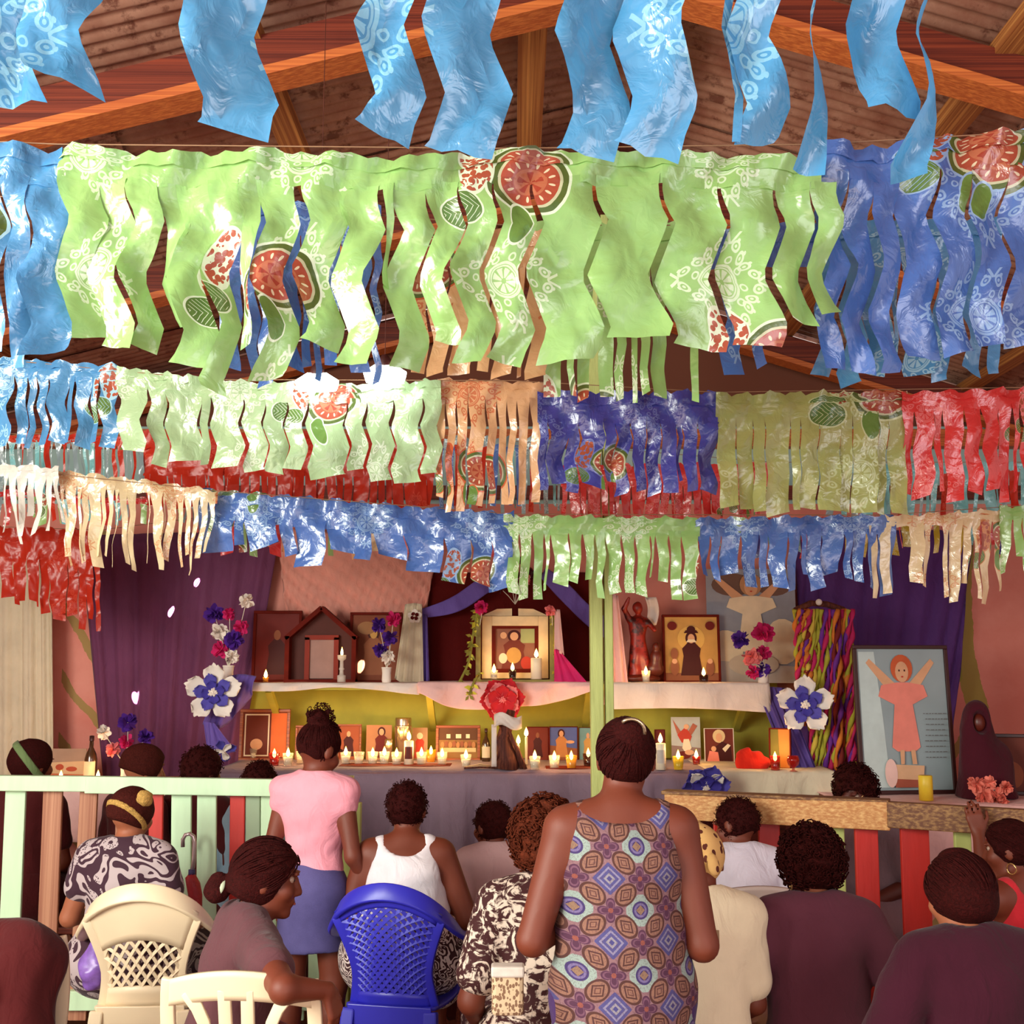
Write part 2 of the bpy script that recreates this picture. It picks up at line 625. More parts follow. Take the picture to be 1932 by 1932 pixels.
def lerp_top(top, u):
    if u <= top[0][0]: 
        (a, b), (c, d) = top[0], top[1]
    elif u >= top[-1][0]:
        (a, b), (c, d) = top[-2], top[-1]
    else:
        for (a, b), (c, d) in zip(top, top[1:]):
            if a <= u <= c: break
    return b + (d - b) * (u - a) / (c - a)


def banner(label, film, Y, top, strips, hh, zig, tw=(0.1, 0.5), group=None, sway=6, gap=2.0, seed=0, slit=0.25, crump=0.012, mats=None, name='plastic_banner'):
    """a film sheet cut into hanging strips below a header; top/strips in photo pixels at depth Y (a pair: Y at left, right end)"""
    rnd = random.Random(seed)
    Ya, Yb = Y if isinstance(Y, tuple) else (Y, Y)
    ua, ub = top[0][0], top[-1][0]
    def dep(u): return Ya + (Yb - Ya) * (u - ua) / (ub - ua)
    um = (ua + ub) / 2
    root = empty(name, P(um, lerp_top(top, um), dep(um)), label=label, cat='banner', group=group)
    ro = Vector(root.location)
    uo, vo = rnd.random(), rnd.random()
    z0 = ro.z
    px = mpp((Ya + Yb) / 2)
    def uvp(u, v): return (uo + (u - ua) * px, vo - v * px)
    ph = [rnd.uniform(0, 6.28) for _ in range(6)]
    def cr(u, v):
        x = u * px; z = v * px
        return crump * (math.sin(x * 34 + ph[0] + 2.0 * math.sin(z * 19 + ph[1])) * 0.6 + math.sin(x * 77 + z * 40 + ph[2]) * 0.4)
    # header
    mb = MB()
    nu = max(12, int((ub - ua) * px / 0.018))
    def hf(a, b):
        u = ua + (ub - ua) * a
        v = lerp_top(top, u) + hh * b + (3.0 * math.sin(u * 0.13 + ph[3]) + 2 * math.sin(u * 0.31 + ph[4])) * (1 if b < 0.01 else 0.5)
        p = P(u, v, dep(u)) - ro
        p.y += cr(u, v) * (1.3 - 0.6 * b)
        return p
    def hu(a, b):
        u = ua + (ub - ua) * a
        return uvp(u, lerp_top(top, u) + hh * b)
    mb.grid(hf, nu, 4, hu)
    # folded-over hem along the string
    def hf2(a, b):
        p = hf(a, b * 0.42)
        p.y -= 0.006 + 0.004 * math.sin(a * 60)
        return p
    hdr = mb.build('header', film, root, True)
    m2 = MB(); m2.grid(hf2, nu, 2, hu); m2.build('folded_hem', film, hdr, True)
    A, per = zig
    phase = rnd.random()
    for si, st in enumerate(strips):
        u0, u1, vb = st[:3]
        t_ = st[3] if len(st) > 3 else None
        uc0 = (u0 + u1) / 2
        vt = lerp_top(top, uc0) + hh * (1.0 - slit * rnd.random()) - 3
        vb = max(vb, vt + 15)
        th = (rnd.uniform(*tw) * rnd.choice((-1, 1))) if t_ is None else t_
        sw = rnd.uniform(-sway, sway)
        yoff = rnd.uniform(-0.012, 0.012)
        curl = rnd.uniform(-0.03, 0.03)
        slant = rnd.uniform(-0.25, 0.25) * (u1 - u0)
        g = gap * rnd.uniform(0.5, 1.4)
        narrow = (u1 - u0) * px < 0.06
        taper = rnd.uniform(-.15, .4) if narrow else 0.0
        A_ = A * (rnd.uniform(.2, 1.0) if narrow else 1.0)
        D = dep(uc0)
        own = phase + rnd.uniform(-0.06, 0.06)
        ju, jv = rnd.uniform(-.03, .03) * (abs(th) > .2), rnd.uniform(-.03, .03) * (abs(th) > .2)
        def sf(a, b, lift=0):
            v = vt + (vb - vt) * b
            zz = A_ * tri(own + v / per) * min(1, b * 4)
            gg = g * min(1, b * 5) - 1.0 * (1 - min(1, b * 5))
            uc = uc0 + zz + sw * b * b
            half = max(1.0, (u1 - u0) / 2 - gg) * (1 - taper * b)
            s = 2 * a - 1
            if b > 0.97: v = v + slant * s * 0.6
            p = P(uc, v, D) - ro
            tt = th * min(1.0, b * 1.6) + 0.25 * th * math.sin(b * 7 + ph[5])
            if len(st) > 4: tt = th * (1 - b ** 3.2)
            w = half * s * px
            p.x += w * math.cos(tt)
            p.y += w * math.sin(tt) + yoff * min(1, b * 3) + curl * b * b + cr(uc0 + s * half, v) * 0.8
            return p
        mb = MB()
        ny = max(8, min(26, int((vb - vt) / per * 10)))
        mb.grid(sf, 4 if (u1 - u0) * px > 0.03 else 2, ny, lambda a, b: (uvp(u0 + (u1 - u0) * a, 0)[0] + ju, uvp(0, vt + (vb - vt) * b)[1] + jv))
        fm = film if not mats else rnd.choice(mats)
        mb.build('strip', fm, root, True)
    return root


def auto(u0, u1, n, vb, jv=20, drop=0.1, seed=0, wj=0.42):
    rnd = random.Random(seed * 31 + 5)
    out = []
    w = (u1 - u0) / n
    cuts = [u0] + [u0 + w * (i + rnd.uniform(-wj, wj)) for i in range(1, n)] + [u1]
    for a, b in zip(cuts, cuts[1:]):
        if rnd.random() < drop: continue
        v = lerp_top(vb, (a + b) / 2) if isinstance(vb, list) else vb
        out.append((a, b, v + rnd.uniform(-jv, jv * 0.6)))
    return out


def string(label, pts, r=0.0016):
    """hanging line from beam to beam"""
    pts = [Vector(p) for p in pts]
    MB().tube(pts, r, 6).build('hanging_cord', M_line, smooth=True, label=label, cat='cord', group='cords that carry the banners')


# row nearest the camera: sky blue strips whose header is above the frame
cy = [(-60, 55, 185, 0.15), (40, 182, 168, 0.5), (345, 500, 238, 0.35), (692, 798, 272, 0.25), (812, 955, 285, 0.15), (1062, 1190, 275, 0.35), (1172, 1308, 282, -0.2),
      (1366, 1392, 288, 0.5), (1385, 1480, 278, 0.2), (1500, 1572, 310, 1.42, 1), (1596, 1712, 216, 0.25), (1712, 1792, 334, 1.40, 1)]
banner('sky blue zigzag film banner nearest the camera along the top edge', F_cyan, 1.75, [(-120, -330), (2050, -330)], cy, 120, (24, 260), sway=16, seed=3, crump=0.03, group='plastic film banners under the roof')
string('cord carrying the nearest sky blue banner above the frame', [(-3.9, 1.75, P(0, -330, 1.75).z + 0.12), P(-120, -332, 1.75), P(966, -330, 1.75), P(2050, -332, 1.75), (3.9, 1.75, P(0, -330, 1.75).z + 0.12)])
G = 'plastic film banners under the roof'
# second row
banner('light blue crumpled banner left of the big lime green one', F_lblue, 2.5, [(-130, 262), (118, 282)],
       [(-125, -60, 640), (-60, 5, 660), (5, 55, 690, 0.3), (48, 132, 672, 0.45)], 70, (14, 190), seed=4, crump=0.025, group=G)
gs = [(112, 190, 640, .55), (168, 240, 658, -.35), (236, 300, 655, .75), (292, 345, 612, -.9), (330, 405, 694, .35), (392, 452, 742, .8), (446, 492, 660, -.8), (482, 556, 712, .5), (566, 648, 652, .5), (636, 716, 692, -.4),
      (722, 744, 540, .9), (736, 806, 690, .4), (800, 866, 640, -.5), (862, 930, 690, .35), (930, 1002, 682, .08), (1002, 1122, 680, .05), (1122, 1246, 642, -.06), (1246, 1358, 656, .05), (1358, 1462, 650, -.06), (1462, 1528, 612, .3), (1524, 1578, 596, .5)]
banner('big lime green fruit print banner with zigzag strips across the middle', F_green, 2.5, [(110, 272), (300, 292), (500, 284), (760, 300), (960, 282), (1200, 288), (1548, 298)], gs, 62, (21, 205), gap=3.2, sway=14, seed=5, crump=0.02, group=G)
banner('royal blue medallion banner right of the big lime green one', F_blue, 2.55, [(1536, 268), (1640, 278), (1780, 256), (1990, 246)],
       [(1546, 1600, 690, .5), (1598, 1650, 700, .4), (1646, 1700, 705, .5), (1696, 1770, 672, .15), (1768, 1835, 668, .2), (1832, 1900, 655, .25), (1896, 1980, 650, .3)], 66, (15, 190), seed=6, crump=0.024, group=G)
string('cord carrying the lime green row of banners', [(-3.9, 2.5, P(0, 250, 2.5).z + .1), P(-130, 262, 2.5), P(110, 272, 2.5), P(960, 280, 2.5), P(1540, 272, 2.55), P(1990, 246, 2.55), (3.9, 2.55, P(0, 220, 2.5).z + .1)])
# third row: mostly hidden, its tips show below the second row
banner('royal blue banner half hidden behind the left of the lime green one', F_blue, 3.05, [(370, 380), (720, 388)], auto(372, 720, 11, 715, 25, .1, 7), 60, (7, 100), tw=(.2, .8), seed=7, group=G)
banner('peach printed banner hanging behind the middle of the lime green one', F_peach, 3.05, [(770, 430), (1040, 436)], auto(772, 1038, 7, 715, 12, 0, 8), 70, (8, 120), tw=(.1, .5), seed=8, group=G)
banner('thin-cut lime green banner hanging behind the large green one', F_green, 3.05, [(1010, 420), (1330, 420)], auto(1012, 1318, 11, 752, 14, .08, 9), 80, (3, 100), tw=(.1, .6), seed=9, group=G)
banner('royal blue banner peeping out below the right of the green one', F_blue, 3.05, [(1318, 430), (1560, 420)], auto(1320, 1556, 5, 722, 30, .15, 10), 80, (8, 110), tw=(.1, .6), seed=10, group=G)
banner('light blue banner behind the royal blue medallion banner', F_lblue, 3.05, [(1540, 420), (1890, 410)], auto(1542, 1880, 8, 720, 20, .1, 11), 80, (10, 120), tw=(.2, .6), seed=11, group=G)
string('cord carrying the half hidden third row of banners', [(-3.9, 3.05, P(0, 330, 3.05).z), P(370, 380, 3.05), P(960, 425, 3.05), P(1400, 425, 3.05), P(1890, 408, 3.05), (3.9, 3.05, P(0, 360, 3.05).z)])
# fourth row
banner('light blue banner with narrow zigzag strips near the left wall', F_lblue, 4.0, [(-110, 668), (225, 690)], auto(-108, 224, 13, [(-108, 838), (224, 842)], 12, .08, 12), 34, (6, 78), tw=(.1, .6), seed=12, group=G)
banner('pale green melon print banner with zigzag strips left of centre', F_pale, 4.0, [(218, 692), (420, 718), (640, 726), (832, 716)], auto(220, 832, 13, [(220, 855), (400, 890), (830, 906)], 12, 0, 13), 36, (7, 82), tw=(.04, .45), gap=2.2, seed=13, group=G)
banner('peach lace print banner with long thin strips in the centre', F_peach, 4.02, [(818, 716), (1026, 722)], auto(820, 1022, 9, 952, 26, 0, 14), 34, (4, 120), tw=(.1, .6), seed=14, group=G)
banner('deep blue crinkled banner right of the centre', F_navy, 4.0, [(1014, 738), (1356, 740)], auto(1016, 1354, 12, 922, 16, 0, 15), 60, (7, 90), tw=(.1, .55), gap=0.6, seed=15, crump=0.02, group=G)
banner('olive green see-through fruit print banner right of the deep blue one', F_olive, 4.0, [(1350, 744), (1712, 738)], auto(1352, 1710, 11, 966, 8, 0, 16), 44, (2.5, 90), tw=(.02, .25), gap=0.5, seed=16, group=G)
banner('red lace print banner at the right edge', F_red, 4.0, [(1700, 742), (1990, 730)], auto(1702, 1990, 10, 940, 16, .05, 17), 36, (4, 90), tw=(.05, .5), seed=17, group=G)
string('cord carrying the pale green and red row of banners', [(-3.9, 4.0, P(0, 640, 4).z), P(-110, 668, 4.0), P(400, 716, 4.0), P(966, 718, 4.0), P(1350, 740, 4.0), P(1990, 730, 4.0), (3.9, 4.0, P(0, 690, 4).z)])
# fifth row, lower, farther back
banner('white glaring banner with torn strips at the left edge', F_white, 4.7, [(-110, 872), (112, 882)], auto(-108, 112, 14, 1008, 34, .1, 18), 22, (3, 90), tw=(.2, .9), sway=16, seed=18, group=G)
banner('cream banner with torn ribbon strips left of the blue one', F_cream, 4.75, [(112, 888), (260, 905), (410, 926)], auto(114, 406, 20, [(114, 1050), (400, 1072)], 30, .15, 19), 24, (4, 100), tw=(.2, .9), sway=14, seed=19, group=G)
banner('wide royal blue banner with ragged short strips below centre left', F_blue, 4.8, [(372, 922), (600, 940), (800, 958), (970, 968)], auto(374, 966, 12, [(374, 1040), (640, 1060), (966, 1108)], 26, .04, 20), 56, (5, 110), tw=(.1, .5), gap=1.2, seed=20, crump=0.02, group=G)
banner('lime green banner with ragged strips around the green post', F_green, 4.8, [(950, 972), (1320, 978)], auto(952, 1318, 15, 1118, 30, .06, 21), 34, (4, 100), tw=(.1, .7), seed=21, group=G)
banner('royal blue banner with narrow strips above the framed poster', F_blue, 4.8, [(1312, 978), (1690, 972)], auto(1314, 1690, 14, 1108, 30, .06, 22), 34, (4, 100), tw=(.1, .7), seed=22, group=G)
banner('cream banner with long ribbon strips at the lower right', F_cream, 4.8, [(1660, 974), (1800, 968), (1890, 960)], auto(1640, 1890, 13, 1125, 30, .2, 23), 22, (3, 80), tw=(.2, .9), sway=8, seed=23, group=G)
banner('lime green banner scrap at the right edge beside cream ribbons', F_green, 4.8, [(1884, 956), (1990, 950)], auto(1886, 1990, 5, 1070, 20, 0, 24), 24, (4, 80), tw=(.2, .8), seed=24, group=G)
string('cord carrying the cream and blue lower row of banners', [(-3.9, 4.65, P(0, 862, 4.7).z), P(-110, 872, 4.7), P(410, 926, 4.75), P(970, 970, 4.8), P(1660, 972, 4.8), P(1990, 950, 4.8), (3.9, 4.8, P(0, 930, 4.8).z)])
# rear rows seen through the gaps
banner('red fringe banner with thin grey and teal strips rear left', F_dred, 5.6, [(-90, 818), (275, 822)], auto(-88, 274, 34, 925, 16, 0, 25), 14, (1.5, 60), tw=(.1, .6), seed=25, mats=[F_dred, F_gray, F_teal, F_gray], group=G)
banner('broad dark red fringe banner behind the pale green one', F_dred, 5.6, [(270, 812), (820, 818)], auto(272, 818, 30, 962, 10, 0, 26), 84, (1, 60), tw=(.05, .3), gap=.4, seed=26, group=G)
banner('grey teal and red ribbon banner rear centre behind the peach one', F_gray, 5.6, [(820, 826), (1060, 826)], auto(822, 1058, 20, 965, 14, 0, 27), 18, (1, 60), tw=(.1, .6), seed=27, mats=[F_gray, F_teal, F_dred, F_blue], group=G)
banner('bright red fringe banner behind the deep blue one', F_red, 5.6, [(1058, 878), (1460, 872)], auto(1060, 1458, 24, 978, 8, 0, 28), 40, (1, 60), tw=(.05, .3), gap=.4, seed=28, group=G)
banner('teal and grey ribbon banner rear right behind the red one', F_teal, 5.6, [(1560, 880), (1990, 872)], auto(1562, 1988, 26, 985, 14, .1, 29), 16, (1, 60), tw=(.1, .6), seed=29, mats=[F_teal, F_gray, F_teal, F_dred], group=G)
string('cord carrying the rear red fringe row', [(-3.9, 5.6, P(0, 800, 5.6).z), P(-90, 818, 5.6), P(820, 820, 5.6), P(1460, 872, 5.6), P(1990, 872, 5.6), (3.9, 5.6, P(0, 860, 5.6).z)])
banner('multicoloured ribbon banner behind the cream strips at left', F_red, 5.9, [(-90, 918), (400, 948)], auto(-88, 398, 36, [(-88, 975), (398, 1000)], 18, .1, 30), 12, (1, 60), tw=(.1, .7), seed=30, mats=[F_red, F_teal, F_gray, F_green, F_dred], group=G)
banner('yellow red and green ribbon banner behind the wide blue one', F_yell, 5.9, [(400, 948), (960, 985)], auto(402, 958, 26, [(402, 1040), (958, 1050)], 14, .1, 31), 12, (1, 60), tw=(.1, .7), seed=31, mats=[F_yell, F_cream, F_red, F_green, F_peach], group=G)
banner('multicoloured ribbon banner behind the narrow blue strips at right', F_red, 5.9, [(1310, 985), (1932, 970)], auto(1312, 1930, 36, 1045, 18, .12, 32), 12, (1, 60), tw=(.1, .7), seed=32, mats=[F_red, F_yell, F_teal, F_green, F_navy], group=G)
string('cord carrying the rear multicoloured ribbon row', [(-3.9, 5.9, P(0, 905, 5.9).z), P(-90, 918, 5.9), P(400, 948, 5.9), P(960, 985, 5.9), P(1310, 985, 5.9), P(1932, 970, 5.9), (3.9, 5.9, P(0, 950, 5.9).z)])
banner('long dark red fringe banner hanging before the left wall', F_dred, 6.6, [(-60, 992), (190, 1000)], auto(-58, 188, 16, [(-58, 1105), (188, 1190)], 16, 0, 33), 60, (2, 60), tw=(.05, .35), gap=.4, seed=33, group=G)
string('cord carrying the long red fringe by the left wall', [(-3.9, 6.6, P(0, 988, 6.6).z), P(-60, 992, 6.6), P(190, 1000, 6.6), P(500, 960, 7.69)])
# ------------------------------------------------------------------ blended-shape modeller (bodies, hair, clothes)
def snoise(X, Y_, Z, f, seed=0.0):
    s = seed
    return (np.sin(X * f + 1.3 * np.sin(Y_ * f * 0.8 + s) + s) * np.sin(Y_ * f * 1.1 + 1.7 * np.sin(Z * f * 0.9 + 2 * s)) +
            np.sin(Z * f * 1.05 + 1.1 * np.sin(X * f * 0.7 + 3 * s))) * 0.5


class Field:
    def __init__(s, lo, hi, h):
        s.lo = np.array(lo, float); s.h = h
        s.n = np.ceil((np.array(hi, float) - s.lo) / h).astype(int) + 1
        s.F = np.full(s.n, 1.0, np.float32)

    def axes(s, sl):
        return [(s.lo[i] + s.h * np.arange(sl[i].start, sl[i].stop)).astype(np.float32) for i in range(3)]

    def box(s, lo, hi):
        a = np.maximum(0, np.floor((np.array(lo) - s.lo) / s.h).astype(int))
        b = np.minimum(s.n, np.ceil((np.array(hi) - s.lo) / s.h).astype(int) + 1)
        if (b <= a).any(): return None
        return tuple(slice(int(x), int(y)) for x, y in zip(a, b))

    def comb(s, sl, d, k, op='u'):
        A = s.F[sl]
        if op == 'u':
            if k > 0:
                h = np.clip(0.5 + 0.5 * (A - d) / k, 0, 1)
                s.F[sl] = A + (d - A) * h - k * h * (1 - h)
            else: s.F[sl] = np.minimum(A, d)
        else:
            d = -d
            if k > 0:
                h = np.clip(0.5 - 0.5 * (A - d) / k, 0, 1)
                s.F[sl] = A + (d - A) * h + k * h * (1 - h)
            else: s.F[sl] = np.maximum(A, d)

    def cone(s, a, b, ra, rb, k=0.025, flat=None, op='u'):
        a, b = np.array(a, np.float32), np.array(b, np.float32)
        m = max(ra, rb) + k + 3 * s.h
        sl = s.box(np.minimum(a, b) - m, np.maximum(a, b) + m)
        if sl is None: return
        x, y, z = s.axes(sl)
        X, Y_, Z = x[:, None, None] - a[0], y[None, :, None] - a[1], z[None, None, :] - a[2]
        d = b - a
        L = float(d @ d) + 1e-9
        t = np.clip((X * d[0] + Y_ * d[1] + Z * d[2]) / L, 0, 1)
        D = np.sqrt((X - t * d[0]) ** 2 + (Y_ - t * d[1]) ** 2 + (Z - t * d[2]) ** 2) - (ra + (rb - ra) * t)
        s.comb(sl, D, k, op)

    def ell(s, c, r, k=0.025, rot=None, op='u', dn=0.0, df=60.0, seed=0.0):
        c, r = np.array(c, np.float32), np.array(r, np.float32)
        m = r.max() + k + 3 * s.h + dn
        sl = s.box(c - m, c + m)
        if sl is None: return
        x, y, z = s.axes(sl)
        X, Y_, Z = np.broadcast_arrays(x[:, None, None] - c[0], y[None, :, None] - c[1], z[None, None, :] - c[2])
        if rot is not None:
            M = np.array(rot, np.float32).T
            X, Y_, Z = (M[i, 0] * X + M[i, 1] * Y_ + M[i, 2] * Z for i in range(3))
        k0 = np.sqrt((X / r[0]) ** 2 + (Y_ / r[1]) ** 2 + (Z / r[2]) ** 2)
        k1 = np.sqrt((X / r[0] ** 2) ** 2 + (Y_ / r[1] ** 2) ** 2 + (Z / r[2] ** 2) ** 2) + 1e-6
        D = k0 * (k0 - 1) / k1
        if dn: D = D + dn * snoise(X, Y_, Z, df, seed)
        s.comb(sl, D, k, op)

    def plane(s, n, p, k=0.0):
        """keep the side n points away from"""
        sl = tuple(slice(0, int(q)) for q in s.n)
        x, y, z = s.axes(sl)
        n = np.array(n, float); n /= np.linalg.norm(n)
        D = n[0] * (x[:, None, None] - p[0]) + n[1] * (y[None, :, None] - p[1]) + n[2] * (z[None, None, :] - p[2])
        s.comb(sl, -D, k, 's')

    def wave(s, amp, f, seed=0.0, stz=1.0):
        sl = tuple(slice(0, int(q)) for q in s.n)
        x, y, z = s.axes(sl)
        s.F += (amp * snoise(x[:, None, None], y[None, :, None], z[None, None, :] * stz, f, seed)).astype(np.float32)

    def mesh(s):
        F, h = s.F, s.h
        S = F < 0
        n = np.array(F.shape)
        cnt = np.zeros(n - 1, np.int8)
        for i in (0, 1):
            for j in (0, 1):
                for k in (0, 1):
                    cnt += S[i:n[0] - 1 + i, j:n[1] - 1 + j, k:n[2] - 1 + k]
        act = (cnt > 0) & (cnt < 8)
        idx = np.argwhere(act)
        if len(idx) == 0: return np.zeros((0, 3)), np.zeros((0, 4), int)
        vid = np.full(act.shape, -1, np.int32)
        vid[tuple(idx.T)] = np.arange(len(idx))
        acc = np.zeros((len(idx), 3)); w = np.zeros(len(idx))
        cor = [(i, j, k) for i in (0, 1) for j in (0, 1) for k in (0, 1)]
        val = {c: F[idx[:, 0] + c[0], idx[:, 1] + c[1], idx[:, 2] + c[2]] for c in cor}
        for c in cor:
            for ax in range(3):
                if c[ax] == 0:
                    d = list(c); d[ax] = 1; d = tuple(d)
                    a, b = val[c], val[d]
                    m = (a < 0) != (b < 0)
                    t = np.where(m, a / np.where(m, a - b, 1), 0)
                    p = np.zeros((len(idx), 3)) + np.array(c)
                    p[:, ax] += t
                    acc += p * m[:, None]; w += m
        V = (idx + acc / w[:, None]) * h + s.lo
        Q = []
        for ax in range(3):
            o1, o2 = [(1, 2), (2, 0), (0, 1)][ax]
            sa = [slice(None)] * 3; sb = [slice(None)] * 3
            sa[ax] = slice(0, -1); sb[ax] = slice(1, None)
            A, B = S[tuple(sa)], S[tuple(sb)]
            e = np.argwhere(A != B)
            ok = (e[:, o1] > 0) & (e[:, o2] > 0) & (e[:, o1] < n[o1] - 1) & (e[:, o2] < n[o2] - 1)
            e = e[ok]
            ins = A[tuple(e.T)]
            def g(d1, d2):
                q = e.copy(); q[:, o1] += d1; q[:, o2] += d2
                return vid[tuple(q.T)]
            q = np.stack([g(-1, -1), g(0, -1), g(0, 0), g(-1, 0)], 1)
            q[~ins] = q[~ins][:, ::-1]
            Q.append(q)
        return V, np.concatenate(Q)

    def build(s, name, material, parent=None, **t):
        V, Q = s.mesh()
        me = bpy.data.meshes.new(name)
        me.vertices.add(len(V)); me.vertices.foreach_set('co', V.astype(np.float32).ravel())
        me.loops.add(len(Q) * 4); me.loops.foreach_set('vertex_index', Q.astype(np.int32).ravel())
        me.polygons.add(len(Q))
        me.polygons.foreach_set('loop_start', np.arange(0, len(Q) * 4, 4, dtype=np.int32))
        me.polygons.foreach_set('use_smooth', np.ones(len(Q), bool))
        me.update(calc_edges=True)
        me.validate()
        me.materials.append(material)
        o = bpy.data.objects.new(name, me)
        link(o)
        if parent: o.parent = parent
        if t: tag(o, **t)
        return o
# ------------------------------------------------------------------ cloths
def mat_cloth(name, c, rough=0.9, var=0.12, transl=0.0, weave=160.0):
    m, nt, out = new_mat(name)
    vec, _ = coords(nt)
    n = noise(nt, vec, 4.0, 4)
    c = C(*c)
    col = cmix(nt, ((n - 0.3) * 2.2).clamp(), tuple(x * (1 - var) for x in c[:3]) + (1,), tuple(min(1, x * (1 + var)) for x in c[:3]) + (1,))
    wr = noise(nt, stretch(nt, vec, (1, 1, .6)), 11.0, 3, 0.5, 1.6)
    finish(nt, out, col, rough, bump(nt, wr + noise(nt, vec, weave, 2) * 0.05, 0.55, 0.018), sheen=0.1, spec=0.15)
    return m


M_purple = mat_cloth('purple_satin', (110, 58, 92), 0.7)
M_purple2 = mat_cloth('blue_purple_satin', (92, 54, 122), 0.7)
M_violet = mat_cloth('violet_chiffon', (112, 88, 170), 0.6)
M_salmon = mat_cloth('salmon_cloth', (232, 160, 144))
M_whitecl = mat_cloth('white_altar_cloth', (232, 214, 204))
M_lace = mat_cloth('cream_lace_cloth', (222, 206, 178), weave=70)
M_lavcl = mat_cloth('lavender_grey_cloth', (142, 118, 134))
M_niche = mat_cloth('dark_maroon_cloth', (92, 16, 14))
M_pinkcl = mat_cloth('pale_pink_cloth', (240, 190, 184))
M_greenwall = mat('olive_green_paint', (178, 170, 62), 0.8, 0.15, 5)
M_greenpaint = mat('mint_green_paint', (196, 224, 170), 0.55, 0.10, 6, bmp=0.15, c2=(150, 150, 96), thr=0.68)
M_postgreen = mat('post_green_paint', (190, 198, 118), 0.6, 0.2, 5, st=(4, 4, 0.6), bmp=0.4, c2=(120, 110, 50), thr=0.62)


def poly_at(pl, a):
    """point at fraction a of a pixel polyline (even in u)"""
    n = len(pl) - 1
    x = min(max(a, 0), 1) * n
    i = min(int(x), n - 1)
    f = x - i
    return (pl[i][0] + (pl[i + 1][0] - pl[i][0]) * f, pl[i][1] + (pl[i + 1][1] - pl[i][1]) * f)


def smooth_at(pl, a):
    n = len(pl) - 1
    x = min(max(a, 0), 1) * n
    i = min(int(x), n - 1)
    f = x - i
    p0, p1, p2, p3 = pl[max(i - 1, 0)], pl[i], pl[i + 1], pl[min(i + 2, n)]
    def cr(k):
        return 0.5 * (2 * p1[k] + (p2[k] - p0[k]) * f + (2 * p0[k] - 5 * p1[k] + 4 * p2[k] - p3[k]) * f * f + (3 * p1[k] - p0[k] - 3 * p2[k] + p3[k]) * f ** 3)
    return (cr(0), cr(1))


def cloth(name, label, m, top, bot, Y, folds=8, amp=0.03, nu=60, nv=16, Yb=None, cat='drape', diag=0.0, parent=None, group=None, bulge=0.0, seed=0):
    rnd = random.Random(seed + 50)
    ph = [rnd.uniform(0, 6) for _ in range(3)]
    mb = MB()
    Yb = Y if Yb is None else Yb
    base = P(*poly_at(bot, 0.5), Yb) if parent is None else Vector(parent.location)
    def fn(a, b):
        t, q = smooth_at(top, a), smooth_at(bot, a)
        u, v = t[0] + (q[0] - t[0]) * b, t[1] + (q[1] - t[1]) * b
        s = a + diag * b
        d = amp * (math.sin(2 * math.pi * folds * s + ph[0] + 1.2 * math.sin(5 * s + ph[1])) + 0.5 * math.sin(2 * math.pi * folds * 2.3 * s + ph[2])) * (0.5 + 0.5 * b)
        p = P(u, v, Y + (Yb - Y) * b)
        p.y += d - bulge * math.sin(math.pi * min(1, max(0, b)))
        return p - base
    mb.grid(fn, nu, nv)
    o = mb.build(name, m, parent, True, solid=0.004)
    if parent is None:
        o.location = base
        tag(o, label, cat, group)
    elif label: tag(o, label)
    return o


TZ = P(966, 1455, 6.7).z
SZ = P(966, 1290, 7.1).z

# wall hangings
cloth('wall_drape', 'dark purple satin drape hanging on the wall left of the altar', M_purple, [(150, 1010), (330, 1005), (528, 1000)], [(200, 1560), (300, 1565), (430, 1570)], 7.62, 7, 0.025, seed=1)
cloth('wall_drape', 'purple satin drape hanging on the wall right of the altar', M_purple2, [(1500, 1000), (1660, 1000), (1836, 1000)], [(1520, 1560), (1660, 1540), (1790, 1480)], 7.6, 9, 0.025, diag=0.2, seed=2)
cloth('wall_drape', 'salmon pink pleated cloth on the wall above the house shrine', M_salmon, [(524, 1000), (680, 1000), (830, 1000)], [(540, 1180), (680, 1180), (800, 1180)], 7.64, 8, 0.035, diag=-0.7, seed=3)
cloth('wall_drape', 'sheer whitish curtain hanging at the left end of the wall', M_lace, [(-60, 1030), (40, 1030), (98, 1030)], [(-60, 1520), (40, 1520), (104, 1520)], 7.5, 5, 0.02, seed=4)
cloth('wall_drape', 'dark maroon cloth lining the niche behind the central icon', M_niche, [(790, 1080), (960, 1080), (1140, 1080)], [(790, 1300), (960, 1300), (1180, 1300)], 7.70, 6, 0.008, seed=5)
cloth('swag', 'purple chiffon swag sweeping over the left of the niche', M_violet, [(792, 1150), (850, 1128), (905, 1092), (960, 1068)], [(800, 1166), (865, 1154), (922, 1118), (975, 1085)], 7.52, 3, 0.012, nu=30, nv=10, seed=6)
cloth('swag', 'purple chiffon tail hanging left of the niche', M_violet, [(786, 1160), (796, 1158), (806, 1160)], [(778, 1288), (794, 1296), (810, 1286)], 7.50, 3, 0.014, nu=20, nv=14, seed=7)
cloth('swag', 'purple chiffon swag sweeping over the right of the niche', M_violet, [(1030, 1070), (1070, 1100), (1110, 1140), (1150, 1170)], [(1020, 1090), (1062, 1136), (1108, 1180), (1150, 1210)], 7.52, 3, 0.012, nu=30, nv=10, seed=8)
cloth('side_curtain', 'white gathered curtain at the left side of the niche', M_lace, [(765, 1140), (782, 1138), (796, 1140)], [(745, 1280), (770, 1296), (800, 1310)], 7.46, 3, 0.014, nu=24, nv=16, seed=9)
cloth('side_curtain', 'pale pink gathered curtain just right of the green post', M_pinkcl, [(1148, 1120), (1156, 1120), (1166, 1124)], [(1140, 1330), (1165, 1322), (1186, 1300)], 7.3, 2, 0.014, nu=20, nv=16, seed=10)

